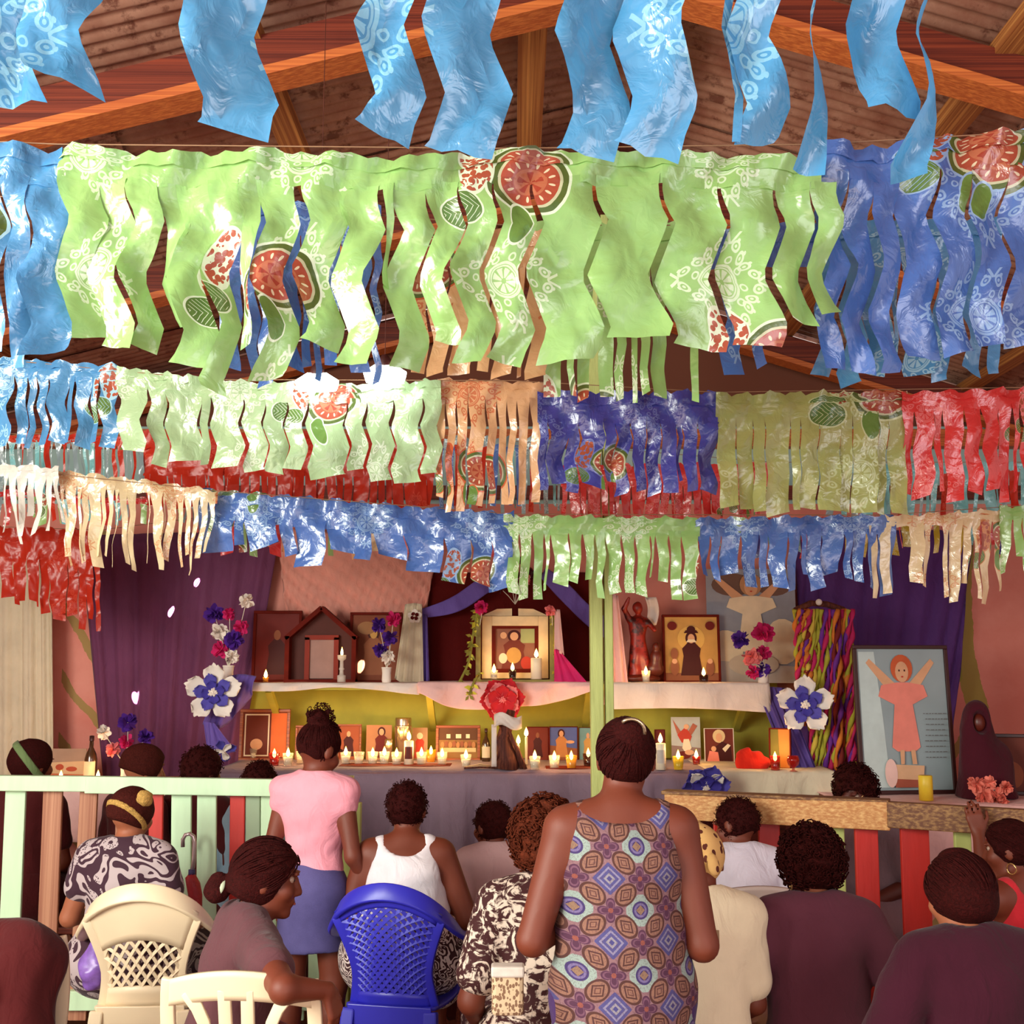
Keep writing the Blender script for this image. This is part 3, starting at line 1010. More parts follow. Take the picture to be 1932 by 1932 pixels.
# altar table with cloths
tx0, tx1 = P(392, 1455, 6.7).x, P(1562, 1455, 6.7).x
altar = empty('altar_table', ((tx0 + tx1) / 2, 7.15, 0), label='long altar table below the shelf of icons', cat='table')
MB().box((0, 0, TZ - 0.03), (tx1 - tx0, 0.9, 0.04)).build('tabletop', M_raft, altar)
for sx in (-1, 1):
    for sy in (-1, 1):
        MB().box((sx * (tx1 - tx0 - 0.2) / 2, sy * 0.38, (TZ - 0.05) / 2), (0.07, 0.07, TZ - 0.05)).build('leg', M_raft, altar)


def over_edge(name, label, m, xa, xb, y_back, y_front, z_top, drop, wavef, nu=90, seed=0, amp=0.03, folds=16):
    """cloth lying on a level board and falling over its front edge"""
    rnd = random.Random(seed)
    ph = [rnd.uniform(0, 6) for _ in range(4)]
    mb = MB()
    base = Vector(((xa + xb) / 2, y_front, z_top))
    def fn(a, b):
        x = xa + (xb - xa) * a
        if b < 0.3:
            y = y_back + (y_front - y_back) * b / 0.3
            return Vector((x, y, z_top + 0.004 + 0.002 * math.sin(x * 17 + y * 11))) - base
        t = (b - 0.3) / 0.7
        d = wavef(a) if callable(wavef) else drop
        f = amp * min(1, t * 2.5) * (math.sin(folds * x * 2 + ph[0] + 1.3 * math.sin(x * 2.2 + ph[1])) + 0.5 * math.sin(folds * 4.4 * x + ph[2] + t * 2))
        return Vector((x, y_front - 0.012 - amp * 0.9 * min(1, t * 3) + f, z_top + 0.004 - d * t)) - base
    mb.grid(fn, nu, 22)
    o = mb.build(name, m, None, True, solid=0.004, loc=base)
    return tag(o, label, 'cloth')


def pxdrop(pts, Y):
    """hem depth below the board from photo rows"""
    def f(a):
        u, v = smooth_at(pts, a)
        return SZ - P(u, v, Y).z
    return f


over_edge('altar_cloth', 'lavender grey altar cloth falling to the floor below the candles', M_lavcl, tx0 + 0.02, P(1345, 1455, 6.7).x, 7.6, 6.68, TZ, TZ - 0.03, None, seed=1, amp=0.05, folds=11)
over_edge('altar_cloth', 'cream lace altar cloth on the right end of the altar', M_lace, P(1335, 1455, 6.7).x, tx1 + 0.03, 7.6, 6.66, TZ + 0.003, 0.26, None, seed=2, amp=0.010, folds=12, nu=40)
bb = P(394, 1400, 7.7).x
MB().box(((P(394, 1400, 7.68).x + P(1470, 1400, 7.68).x) / 2, 7.715, (TZ + SZ) / 2), (P(1470, 1400, 7.68).x - bb, 0.03, SZ - TZ)).build('altar_backboard', M_greenwall, label='olive green painted board behind the candles', cat='board')

# shelf
sx0, sx1 = P(470, 1290, 7.1).x, P(1450, 1290, 7.1).x
shelf = empty('altar_shelf', ((sx0 + sx1) / 2, 7.4, SZ), label='long wall shelf above the altar carrying icons', cat='shelf')
MB().box((0, 0, -0.02), (sx1 - sx0, 0.6, 0.035)).build('board', M_greenwall, shelf)
for k in range(4):
    x = (k - 1.5) / 3 * (sx1 - sx0 - 0.2)
    MB().beam((x, 0.27, -0.3), (x, -0.2, -0.04), 0.04, 0.04).build('bracket', M_greenwall, shelf)
over_edge('shelf_cloth', 'white cloth draped over the left part of the shelf', M_whitecl, sx0, P(792, 1290, 7.1).x, 7.65, 7.09, SZ, 0, pxdrop([(480, 1305), (560, 1305), (620, 1298), (700, 1303), (792, 1312)], 7.1), seed=3, amp=0.01, folds=8, nu=50)
over_edge('shelf_cloth', 'white satin cloth sagging below the central icon', M_pinkcl, P(788, 1290, 7.05).x, P(1128, 1290, 7.05).x, 7.65, 7.06, SZ + 0.006, 0, pxdrop([(788, 1310), (812, 1336), (850, 1342), (960, 1336), (1060, 1334), (1105, 1322), (1128, 1304)], 7.06), seed=4, amp=0.014, folds=9, nu=60)
over_edge('shelf_cloth', 'white cloth draped over the right part of the shelf', M_whitecl, P(1150, 1290, 7.1).x, sx1, 7.65, 7.09, SZ + 0.002, 0, pxdrop([(1150, 1340), (1220, 1338), (1330, 1340), (1450, 1346)], 7.09), seed=5, amp=0.01, folds=8, nu=50)
# purple bunched cloths at both shelf ends
cloth('swag', 'purple chiffon bunched under the left end of the shelf', M_violet, [(430, 1276), (455, 1272), (484, 1276)], [(382, 1366), (420, 1372), (478, 1310)], 7.05, 3, 0.02, nu=26, nv=16, seed=11, bulge=0.05)
cloth('swag', 'purple chiffon tail lying on the left altar corner', M_violet, [(384, 1360), (395, 1362), (405, 1365)], [(392, 1420), (402, 1425), (446, 1418)], 6.95, 2, 0.015, nu=18, nv=14, seed=12)
cloth('swag', 'purple chiffon falling from the right shelf end to the altar', M_violet, [(1428, 1300), (1450, 1296), (1480, 1298)], [(1490, 1462), (1520, 1466), (1548, 1470)], 7.12, 4, 0.02, nu=30, nv=24, Yb=6.85, seed=13)

# ------------------------------------------------------------------ pictures
M_frame_d = mat('dark_brown_frame', (100, 22, 10), 0.75, 0.2, 20, spec=0.15)
M_frame_w = wood('honey_wood_frame', (190, 104, 44), (130, 58, 22), 0.45)
M_frame_c = mat('cream_painted_wood', (236, 206, 158), 0.5, 0.1, 14)
M_frame_g = mat('green_gold_frame', (140, 126, 52), 0.5, 0.2, 14)
M_black = mat('black_frame', (58, 20, 18), 0.45, 0.1)


def pm(r, g, b):
    return mat('print_%d_%d_%d' % (r, g, b), (r, g, b), 0.6, 0.10, 9, spec=0.25)


def ellp(cx, cy, rx, ry, n=18):
    return [(cx + rx * math.cos(2 * math.pi * i / n), cy + ry * math.sin(2 * math.pi * i / n)) for i in range(n)]


def robed(cx, h, w, robe, skin, hair=None, z=0.08):
    """simple standing figure for a printed picture"""
    L = []
    if hair: L.append((hair, ellp(cx, z + h * 0.86, w * 0.26, h * 0.16)))
    L.append((robe, [(cx - w * .5, z), (cx + w * .5, z), (cx + w * .36, z + h * .45), (cx + w * .42, z + h * .62), (cx + w * .16, z + h * .76), (cx - w * .16, z + h * .76), (cx - w * .42, z + h * .62), (cx - w * .36, z + h * .45)]))
    L.append((skin, ellp(cx, z + h * 0.85, w * 0.16, h * 0.11)))
    return L


def picture(label, u0, v0, u1, v1, Y, z, fw, fm, bg_m, layers, lean=0.06, yaw=0.0, cat='picture', name='framed_picture', depth=0.022, group=None):
    """picture standing on level z, sized from its photo rectangle"""
    k = mpp(Y, (v0 + v1) / 2)
    w, h = (u1 - u0) * k, (v1 - v0) * k
    x = P((u0 + u1) / 2, v1, Y).x
    root = empty(name, (x, Y, z), yaw, label, cat, group)
    root.rotation_euler = (-lean, 0, yaw)
    if fw:
        for (cx, cz, sx, sz) in ((0, h - fw / 2, w, fw), (0, fw / 2, w, fw), (-(w - fw) / 2, h / 2, fw, h - 2 * fw), ((w - fw) / 2, h / 2, fw, h - 2 * fw)):
            MB().box((cx, 0, cz), (sx, depth, sz)).build('frame_rail', fm, root, bevel=0.003)
    iw, ih = w - 2 * fw, h - 2 * fw
    sheet = MB().box((0, 0.004, h / 2), (iw, 0.006 if fw else 0.004, ih)).build('picture_sheet', bg_m, root)
    for i, (m_, pts) in enumerate(layers):
        y = 0.0005 - 0.0012 * (i + 1) - (0 if fw else -0.001)
        pp = [(-iw / 2 + iw * min(1, max(0, a)), y, fw + ih * min(1, max(0, b))) for a, b in pts]
        MB().poly(pp, 0.0008).build('printed_shape', m_, sheet)
    return root


skin_p, cream_p, gold_p = pm(226, 170, 130), pm(240, 222, 190), pm(206, 156, 84)
red_p, brown_p, dkred_p, black_p = pm(196, 62, 44), pm(150, 90, 60), pm(110, 26, 18), pm(70, 18, 18)
blue_p, sky_p, teal_p, rose_p = pm(90, 104, 170), pm(150, 168, 186), pm(120, 160, 160), pm(240, 140, 124)
# shelf, left
picture('dark brown framed picture at the left end of the shelf', 474, 1145, 566, 1281, 7.5, SZ, 0.02, M_frame_d, dkred_p, robed(.5, .7, .5, black_p, brown_p))
picture('dark framed picture right of the house shaped shrine', 658, 1148, 757, 1281, 7.48, SZ, 0.018, M_frame_d, pm(130, 66, 40), robed(.45, .75, .5, brown_p, gold_p, black_p) + [(pm(160, 110, 70), ellp(.3, .8, .2, .1))])
# house shaped shrine
def shrine():
    Y = 7.36
    k = mpp(Y, 1220)
    x = P(604, 1280, Y).x
    r = empty('house_shrine', (x, Y, SZ), label='dark wooden house shaped shrine with peaked roof on the shelf', cat='shrine')
    w, h, hs = 134 * k, 145 * k, 88 * k
    MB().poly([(-w / 2 + .01, .07, 0), (w / 2 - .01, .07, 0), (w / 2 - .01, .07, hs), (0, .07, h - .02), (-w / 2 + .01, .07, hs)], 0.012).build('back_panel', pm(86, 34, 24), r)
    for s in (-1, 1):
        MB().box((s * (w / 2 - .014), 0.03, hs / 2), (0.028, 0.1, hs)).build('side_post', M_frame_d, r)
        MB().beam((s * (w / 2), 0.03, hs - .015), (0, 0.03, h - .012), 0.1, 0.028, up=(0, 0, 1)).build('roof_board', M_frame_d, r)
    MB().box((0, 0.03, 0.012), (w, 0.11, 0.024)).build('base_board', M_frame_d, r)
    f = MB()
    iw, ih = 64 * k, 80 * k
    for (cx, cz, a, b) in ((0, ih, iw, .03), (-iw / 2 + .015, ih / 2, .03, ih), (iw / 2 - .015, ih / 2, .03, ih)):
        MB().box((cx, 0.045, cz + .02), (a, 0.03, b)).build('inner_frame', pm(140, 40, 20), r)
    MB().box((0, 0.052, ih / 2 + .02), (iw - .06, 0.008, ih - .02)).build('picture_sheet', pm(170, 130, 120), r)
shrine()

# central icon case
def icon_case():
    Y = 7.22
    k = mpp(Y, 1220)
    x = P(972, 1290, Y).x
    r = empty('icon_case', (x, Y, SZ), label='cream gabled icon case with gilt picture in the altar centre', cat='icon')
    w, h = 126 * k, 118 * k
    fw = 0.062
    for (cx, cz, a, b) in ((0, h - fw / 2 + .03, w - 2 * fw, fw), (0, fw * .3 + .03, w - 2 * fw, fw * .6), (-(w - fw) / 2, h / 2 + .03, fw, h), ((w - fw) / 2, h / 2 + .03, fw, h)):
        MB().box((cx, 0.05, cz), (a, 0.03, b)).build('case_rail', M_frame_c, r, bevel=0.003)
    for s in (-1, 1):
        a = [(s * .02, .05, h + .032), (s * (w / 2), .05, h + .032), (s * (w / 4 + .01), .05, h + .075), (s * .02, .05, h + .078)]
        MB().poly(a if s > 0 else a[::-1], 0.02).build('gable_panel', M_frame_c, r)
        MB().box((s * (w / 2 + .022), 0.02, h / 2 + .03), (0.03, 0.09, h + .02)).build('outer_post', M_frame_g, r)
    MB().box((0, 0.0, 0.012), (w + .08, 0.19, 0.024)).build('base_ledge', M_frame_g, r)
    iw, ih = w - 2 * fw, h - 1.5 * fw
    c = fw * .6 + .03
    for (cx, cz, a, b) in ((0, ih - .012, iw, .024), (0, .012, iw, .024), (-iw / 2 + .012, ih / 2, .024, ih - .048), (iw / 2 - .012, ih / 2, .024, ih - .048)):
        MB().box((cx, 0.052, cz + c), (a, 0.02, b)).build('inner_rail', M_frame_d, r)
    sheet = MB().box((0, 0.066, ih / 2 + c), (iw, 0.006, ih)).build('picture_sheet', pm(150, 96, 76), r)
    for i, (m_, pts) in enumerate([(pm(170, 176, 120), [(.62, .62), (.92, .62), (.92, .93), (.62, .93)])] + robed(.48, .8, .55, pm(120, 50, 36), skin_p, black_p) +
                                  [(gold_p, ellp(.47, .36, .16, .17)), (cream_p, ellp(.24, .3, .09, .11)), (skin_p, ellp(.25, .78, .07, .07)), (red_p, ellp(.74, .2, .12, .14))]):
        MB().poly([(-iw / 2 + iw * a, .062 - .0012 * i, c + ih * b) for a, b in pts], .0008).build('printed_shape', m_, sheet)
icon_case()

# shelf, right
def halo(cx, cy, rx, ry): return [(pm(226, 180, 96), ellp(cx, cy, rx, ry))]
picture('dark framed picture of a black robed hatted figure on the shelf', 1252, 1168, 1361, 1297, 7.42, SZ, 0.016, M_frame_d, gold_p,
        [(brown_p, [(.0, .0), (1, 0), (1, .12), (0, .12)])] + halo(.5, .66, .26, .2) + robed(.5, .68, .42, black_p, skin_p, black_p, .08) +
        [(black_p, [(.36, .745), (.64, .745), (.60, .79), (.40, .79)]), (black_p, ellp(.5, .8, .08, .06)), (cream_p, [(.40, .60), (.60, .60), (.56, .645), (.44, .645)]),
         (dkred_p, ellp(.14, .86, .09, .07)), (dkred_p, ellp(.86, .86, .09, .07)), (brown_p, ellp(.17, .42, .07, .09)), (brown_p, ellp(.17, .2, .08, .12)), (brown_p, ellp(.84, .2, .08, .12)), (skin_p, ellp(.17, .3, .05, .04)), (skin_p, ellp(.84, .3, .05, .04))])
kid = lambda robe, hair: [
    (skin_p, [(.44, .74), (.14, .93), (.10, .90), (.40, .64)]), (skin_p, [(.56, .74), (.84, .93), (.88, .90), (.60, .64)]),
    (robe, [(.44, .76), (.26, .74), (.22, .66), (.40, .60), (.60, .60), (.78, .66), (.74, .74), (.56, .76)]),
    (robe, [(.40, .62), (.60, .62), (.66, .30), (.60, .27), (.40, .27), (.34, .30)]),
    (hair, ellp(.5, .86, .125, .10)), (skin_p, ellp(.5, .835, .075, .075)), (black_p, ellp(.47, .845, .009, .008, 8)), (black_p, ellp(.53, .845, .009, .008, 8)), (red_p, ellp(.5, .80, .014, .006, 8)),
    (skin_p, [(.42, .28), (.47, .28), (.46, .18), (.42, .18)]), (skin_p, [(.54, .28), (.59, .28), (.60, .18), (.55, .18)])]
big = picture('tall blue poster of a child with raised arms standing among clouds', 1338, 1085, 1507, 1300, 7.5, SZ, 0.0, M_frame_d, pm(156, 160, 172),
        [(pm(120, 90, 78), ellp(.3, .86, .24, .1)), (pm(120, 90, 78), ellp(.76, .86, .2, .1)), (cream_p, ellp(.2, .3, .2, .16)), (cream_p, ellp(.84, .36, .2, .2)), (pm(200, 190, 180), [(0, 0), (1, 0), (1, .14), (0, .2)])] + kid(cream_p, pm(190, 140, 100)) +
        [(pm(206, 190, 170), ellp(.5, .16, .28, .1))], lean=0.03, cat='poster', name='poster', depth=.01)
# altar lower row
picture('honey wood framed picture beside an orange panel on the left altar', 450, 1337, 545, 1434, 7.42, TZ, 0.02, M_frame_w, pm(120, 48, 26), [(cream_p, [(.04, .04), (.60, .04), (.60, .96), (.04, .96)]), (pm(110, 44, 26), [(.07, .07), (.57, .07), (.57, .93), (.07, .93)]), (pm(226, 110, 50), [(.64, .02), (1, .02), (1, .98), (.64, .98)]), (skin_p, ellp(.32, .3, .14, .12))])
picture('small brown framed picture half hidden by the girl in pink', 556, 1366, 600, 1432, 7.45, TZ, 0.014, M_frame_w, brown_p, robed(.5, .8, .6, dkred_p, skin_p))
picture('brown framed picture of a dark robed figure right of the girl', 636, 1365, 681, 1433, 7.45, TZ, 0.012, M_frame_w, pm(160, 80, 46), robed(.45, .8, .6, black_p, skin_p))
picture('unframed sepia card left of the steel cylinder', 690, 1367, 738, 1433, 7.47, TZ, 0.0, M_frame_w, pm(188, 130, 90), robed(.6, .85, .6, dkred_p, skin_p, black_p))
picture('small grey and red card right of the steel cylinder', 777, 1372, 806, 1433, 7.47, TZ, 0.0, M_frame_w, pm(170, 130, 96), robed(.5, .8, .7, red_p, skin_p) + [(cream_p, ellp(.5, .75, .2, .1))])
picture('wide honey wood framed group scene on the altar', 822, 1368, 906, 1434, 7.45, TZ, 0.018, M_frame_w, pm(150, 110, 60), [(pm(96, 60, 36), [(0, .6), (1, .6), (1, 1), (0, 1)]), (cream_p, [(.2, .66), (.3, .66), (.3, .8), (.2, .8)]), (cream_p, [(.44, .66), (.58, .66), (.58, .8), (.44, .8)]), (cream_p, [(.7, .66), (.8, .66), (.8, .8), (.7, .8)]), (pm(210, 190, 140), [(.04, .2), (.96, .2), (.96, .34), (.04, .34)])] +
        [(brown_p if i % 2 else pm(186, 130, 80), ellp(.1 + .1 * i, .44 + .03 * (i % 2), .05, .1)) for i in range(9)])
picture('dark smoky picture left of the praying figure card', 993, 1371, 1036, 1434, 7.47, TZ, 0.006, M_frame_d, pm(120, 44, 30), robed(.5, .8, .5, black_p, brown_p))
picture('card of a robed man against blue sky on the altar', 1036, 1370, 1091, 1434, 7.45, TZ, 0.006, M_frame_d, blue_p, [(brown_p, [(0, 0), (1, 0), (1, .35), (0, .45)])] + robed(.42, .85, .5, pm(206, 140, 84), skin_p, black_p) + [(skin_p, ellp(.74, .55, .16, .05))])
picture('light blue card partly hidden by the green post', 1092, 1372, 1122, 1434, 7.46, TZ, 0.004, M_frame_d, teal_p, robed(.6, .8, .7, gold_p, skin_p))
picture('narrow dark card right of the green post', 1236, 1378, 1256, 1436, 7.47, TZ, 0.004, M_frame_d, dkred_p, robed(.5, .8, .7, brown_p, skin_p))
picture('tall card of a winged red caped warrior on the altar', 1268, 1354, 1323, 1436, 7.42, TZ, 0.0, M_frame_d, pm(190, 190, 184), [(pm(150, 120, 110), [(0, 0), (1, 0), (1, .3), (0, .36)]), (pm(180, 100, 76), [(.05, .95), (.3, .7), (.45, .6), (.2, .62)]), (pm(180, 100, 76), [(.9, .8), (.7, .6), (.5, .58), (.75, .86)]), (red_p, [(.2, .6), (.5, .78), (.7, .56), (.6, .4), (.35, .42)]), (cream_p, [(.42, .5), (.6, .5), (.68, .3), (.5, .16), (.36, .3)]), (skin_p, ellp(.52, .78, .09, .06)), (dkred_p, ellp(.4, .14, .25, .09)), (skin_p, ellp(.6, .2, .16, .06))])
picture('white edged card of a veiled woman with child on the altar', 1330, 1377, 1386, 1441, 7.3, TZ, 0.004, pm(226, 220, 210), pm(110, 44, 32), [(pm(226, 200, 150), ellp(.5, .78, .22, .2)), (black_p, [(.1, 0), (.95, 0), (.9, .5), (.6, .62), (.35, .45)]), (skin_p, ellp(.5, .74, .11, .13)), (rose_p, [(.05, 0), (.5, 0), (.45, .3), (.15, .34)]), (skin_p, ellp(.3, .4, .09, .08)), (cream_p, [(.7, .3), (.9, .5), (.8, .55), (.6, .4)])])

# poster on the right-hand side table
def text_lines(root, x0, x1, z0, z1, n, m, y):
    rnd = random.Random(4)
    for i in range(n):
        z = z1 - (z1 - z0) * i / (n - 1)
        x = x0 + rnd.uniform(0, .02)
        mb = MB()
        while x < x1 - .01:
            w = rnd.uniform(.008, .024)
            mb.box((x + w / 2, y, z), (w, .0006, .0028))
            x += w + .006
        mb.build('printed_text_line', m, root)


M_silver = mat('silvery_blue_paper', (150, 166, 170), 0.4, 0.12, 3)
SIDE_Z = 0.97
pw = picture('large black framed poster of a child in pink robe with raised arms', 1622, 1246, 1812, 1524, 6.5, SIDE_Z, 0.022, M_black, M_silver,
             [(pm(200, 216, 214), [(.02, .02), (.3, .02), (.26, .5), (.2, .98), (.02, .98)])] + kid(rose_p, pm(206, 96, 56)) + [(pm(226, 180, 140), [(.34, .08), (.66, .06), (.68, .17), (.34, .18)]), (pm(170, 90, 70), [(.34, .02), (.64, .02), (.64, .07), (.34, .08)]), (pm(240, 200, 190), ellp(.3, .12, .07, .1))], lean=0.05, yaw=0.12, cat='poster', name='framed_poster')
text_lines(pw, .10, .235, .20, .44, 9, pm(90, 76, 70), -0.0185)
# ------------------------------------------------------------------ candles
def mat_glass(name, c, alpha=0.35):
    m, nt, out = new_mat(name)
    b = finish(nt, out, C(*c), 0.08, spec=0.6, alpha=alpha)
    return m


def mat_flame():
    m, nt, out = new_mat('flame')
    vec, (x, y, z) = coords(nt, 'Generated')
    e = nt.nodes.new('ShaderNodeEmission')
    col = cmix(nt, (z * 1.3 - 0.25).clamp(), C(255, 236, 160), C(255, 190, 70))
    nt.links.new(col, e.inputs['Color'])
    e.inputs['Strength'].default_value = 9.0
    nt.links.new(e.outputs[0], out.inputs[0])
    return m


M_flame = mat_flame()
M_wax = {'white': mat('white_wax', (250, 236, 205), 0.4, 0.05), 'red': mat('red_wax', (150, 24, 16), 0.4, 0.1), 'amber': mat('amber_wax', (240, 190, 90), 0.4, 0.1), 'dark': mat('dark_wax', (70, 26, 16), 0.4, 0.1), 'yellow': mat('yellow_wax', (250, 216, 60), 0.4, 0.08)}
M_gl = {'white': mat_glass('clear_glass', (240, 226, 200), 0.30), 'red': mat_glass('red_glass', (180, 30, 18), 0.6), 'amber': mat_glass('amber_glass', (240, 160, 40), 0.5), 'dark': mat_glass('dark_glass', (60, 20, 14), 0.6), 'yellow': mat_glass('yellow_glass', (246, 206, 50), 0.6)}
M_wick = mat('charred_wick', (40, 16, 10))
ORD = ['first', 'second', 'third', 'fourth', 'fifth', 'sixth', 'seventh', 'eighth', 'ninth', 'tenth', 'eleventh', 'twelfth', 'thirteenth', 'fourteenth', 'fifteenth', 'sixteenth', 'seventeenth', 'eighteenth']


def flame(r, z, s=1.0, power=0.5, part=None):
    part = part or r
    MB().tube([(0, 0, z - 0.012), (0.001, 0, z + 0.006)], 0.0012, 6).build('wick', M_wick, part)
    MB().lathe([(0.001, 0), (0.0075, 0.008), (0.0095, 0.018), (0.0075, 0.032), (0.0035, 0.046), (0.0004, 0.056)], (0, 0, z), 12).build('flame', M_flame, part, True).scale = (s * 1.25, s * 1.25, 1)
    L = bpy.data.lights.new('candle_light', 'POINT')
    L.energy, L.color, L.shadow_soft_size = power, (1.0, 0.55, 0.2), 0.012
    o = bpy.data.objects.new('candle_light', L)
    link(o); o.parent = r; o.location = (0, -0.0, z + 0.075)


def cup_candle(label, p, kind='white', rb=0.025, rt=0.034, h=0.075, lit=True, power=0.8, group='glass cup candles'):
    r = empty('cup_candle', p, 0, label, 'candle', group)
    MB().lathe([(0.001, 0), (rb, 0), (rb + .001, .006), (rt, h), (rt - .003, h), (rb - .003, .012), (0.001, .010)], (0, 0, 0), 20).build('glass_cup', M_gl[kind], r, True)
    wz = h * random.uniform(.55, .72)
    rr = rb + (rt - rb) * wz / h
    MB().lathe([(0.001, .011), (rb - .004, .011), (rr - .0035, wz - .004), (rr - .006, wz), (0.001, wz - .002)], (0, 0, 0), 18).build('wax', M_wax[kind], r, True)
    wax = r.children[-1]
    if lit: flame(r, wz + .004, 1.0, power, wax)
    return r


cups = [(479, 1434, 'white'), (517, 1445, 'red'), (543, 1445, 'white'), (568, 1441, 'white'), (652, 1442, 'white'), (677, 1442, 'white'), (703, 1442, 'white'), (725, 1442, 'white'), (748, 1443, 'white'),
        (795, 1443, 'white'), (813, 1438, 'amber'), (834, 1443, 'white'), (879, 1448, 'white'), (1009, 1452, 'white'), (1046, 1450, 'white'), (1078, 1450, 'amber'), (1110, 1446, 'dark')]
for i, (u, v, k) in enumerate(cups):
    cup_candle('%s %s glass cup candle from the left on the altar' % (ORD[i], {'white': 'white', 'red': 'red', 'amber': 'amber', 'dark': 'dark'}[k]), PZ(u, v, TZ + .006), k, lit=(i != 5), group='cup candles in a row on the altar')
cup_candle('yellow glass cup candle on the altar right of the post', PZ(1280, 1452, TZ + .006), 'yellow')
cup_candle('small red cup candle in front of the winged warrior card', PZ(1314, 1443, TZ + .006), 'red', .02, .026, .05)
def onshelf(u, Y): return Vector((P(u, 1290, Y).x, Y, SZ + .01))
cup_candle('small cup candle at the left foot of the central icon', onshelf(932, 7.14) + Vector((0, 0, .018)), 'white', .02, .024, .055, power=.25)
cup_candle('dark cup candle at the middle foot of the central icon', onshelf(967, 7.14) + Vector((0, 0, .018)), 'dark', .02, .026, .06, power=.25)
cup_candle('white cup candle on the shelf before the dark statue', onshelf(1219, 7.14), 'white', .02, .03, .07)
cup_candle('dark cup candle on the shelf before the black robed picture', onshelf(1328, 7.14), 'dark', .026, .03, .045)
cup_candle('small glowing candle on the left end of the shelf', onshelf(501, 7.3), 'amber', .016, .02, .03, power=.4)
cup_candle('red glass candle at the right end of the altar', PZ(1463, 1453, TZ + .006), 'red', .024, .03, .08)
cup_candle('left small candle on the low table behind the left railing', Vector((P(115, 1462, 6.9).x, 6.9, .985)), 'white', .018, .022, .04)
cup_candle('right small candle on the low table behind the left railing', Vector((P(185, 1462, 6.9).x, 6.9, .985)), 'white', .018, .022, .04)


def pillar(label, p, r, h, wm, lab=None, power=.5, lit=True):
    t = empty('pillar_candle', p, 0, label, 'candle')
    MB().lathe([(0.001, 0), (r, 0), (r, h - .004), (r - .004, h), (0.001, h - .006)], (0, 0, 0), 20).build('wax', wm, t, True)
    wax = t.children[-1]
    if lab:
        n = 8
        mb = MB()
        mb.grid(lambda a, b: ((r + .001) * math.sin((a - .5) * 1.9), -(r + .001) * math.cos((a - .5) * 1.9), h * (.25 + .5 * b)), n, 1)
        mb.build('paper_label', lab, wax, True)
    if lit: flame(t, h + .002, 1.1, power, wax)
    return t


pillar('white pillar candle at the right foot of the central icon', onshelf(1012, 7.14) + Vector((0, 0, .018)), .034, .13, M_wax['white'], power=.3)
pillar('tall white label candle among the altar cups beside the cylinder', PZ(771, 1443, TZ + .006), .028, .145, M_wax['white'], pm(96, 40, 36))
pillar('tall white label candle right of the green post on the altar', PZ(1247, 1452, TZ + .006), .03, .15, M_wax['white'], pm(200, 190, 180))
pillar('tall white label candle half hidden behind the green post', PZ(1112, 1451, TZ + .006), .026, .14, M_wax['white'], pm(96, 40, 36)).location.x += 0.06
pillar('thick yellow candle on the side table before the pink robed poster', Vector((P(1748, 1515, 6.2).x, 6.2, SIDE_Z)), .036, .13, M_wax['yellow'], lit=False)
for u, h, w in ((978, .12, 'left'), (993, .165, 'right')):
    pillar('%s of the two thin lit tapers beside the driftwood' % w, PZ(u, 1442, TZ + .006), .008, h, M_wax['white'])
# candle trays
for k, (ua, ub, v) in enumerate(((640, 850, 1447), (1030, 1250, 1452))):
    a, b = PZ(ua, v, TZ), PZ(ub, v, TZ)
    MB().box(((a.x + b.x) / 2, a.y + .06, TZ + .006), (b.x - a.x, .2, .008)).build('candle_tray', M_frame_d, bevel=.002, label=('long wooden tray under the left candles', 'long wooden tray under the candles by the post')[k], cat='tray')

# ------------------------------------------------------------------ small altar things
M_steel = mat('polished_steel', (200, 180, 150), 0.2, 0.05, metal=0.9)
M_bottle = mat('dark_bottle_glass', (60, 40, 26), 0.12, 0.1, spec=0.8)
M_redcl = mat_cloth('red_cloth', (206, 40, 26))
M_bark = wood('driftwood', (128, 64, 40), (70, 22, 12), 0.8, st=(8, 8, 1.5), bmp=0.6)
p = PZ(760, 1436, TZ + .006)
t = empty('steel_cylinder', p, 0, 'tall shiny steel cylinder standing behind the altar candles', 'canister')
MB().lathe([(.001, 0), (.052, 0), (.052, .262), (.049, .27), (.001, .27)], n=28).build('body', M_steel, t, True)
MB().lathe([(.053, .21), (.055, .212), (.055, .222), (.053, .224)], n=28).build('band', M_steel, t, True)
p = PZ(733, 1437, TZ + .006)
MB().lathe([(.001, 0), (.026, 0), (.026, .13), (.022, .14), (.001, .14)], n=24).build('steel_beaker', M_steel, None, True, loc=p, label='small steel beaker left of the tall steel cylinder', cat='beaker')


def bottle(label, p, s, m, lm):
    t = empty('bottle', p, 0, label, 'bottle')
    body = MB().lathe([(.001, 0), (.03 * s, 0), (.032 * s, .01 * s), (.032 * s, .12 * s), (.025 * s, .15 * s), (.011 * s, .18 * s), (.010 * s, .225 * s), (.001, .225 * s)], n=20).build('body', m, t, True)
    MB().lathe([(.012 * s, .215 * s), (.012 * s, .24 * s), (.001, .242 * s)], n=14).build('cap', M_black, body, True)
    mb = MB()
    mb.grid(lambda a, b: (.0327 * s * math.sin((a - .5) * 2.2), -.0327 * s * math.cos((a - .5) * 2.2), s * (.03 + .08 * b)), 8, 1)
    mb.build('paper_label', lm, body, True)


bottle('slim dark bottle right of the wide framed scene', PZ(917, 1437, TZ + .006), .85, M_bottle, pm(200, 190, 170))
bottle('dark bottle with pale label on the low table behind left railing', Vector((P(170, 1462, 7.0).x, 7.0, .985)), 1.15, M_bottle, pm(190, 170, 150))
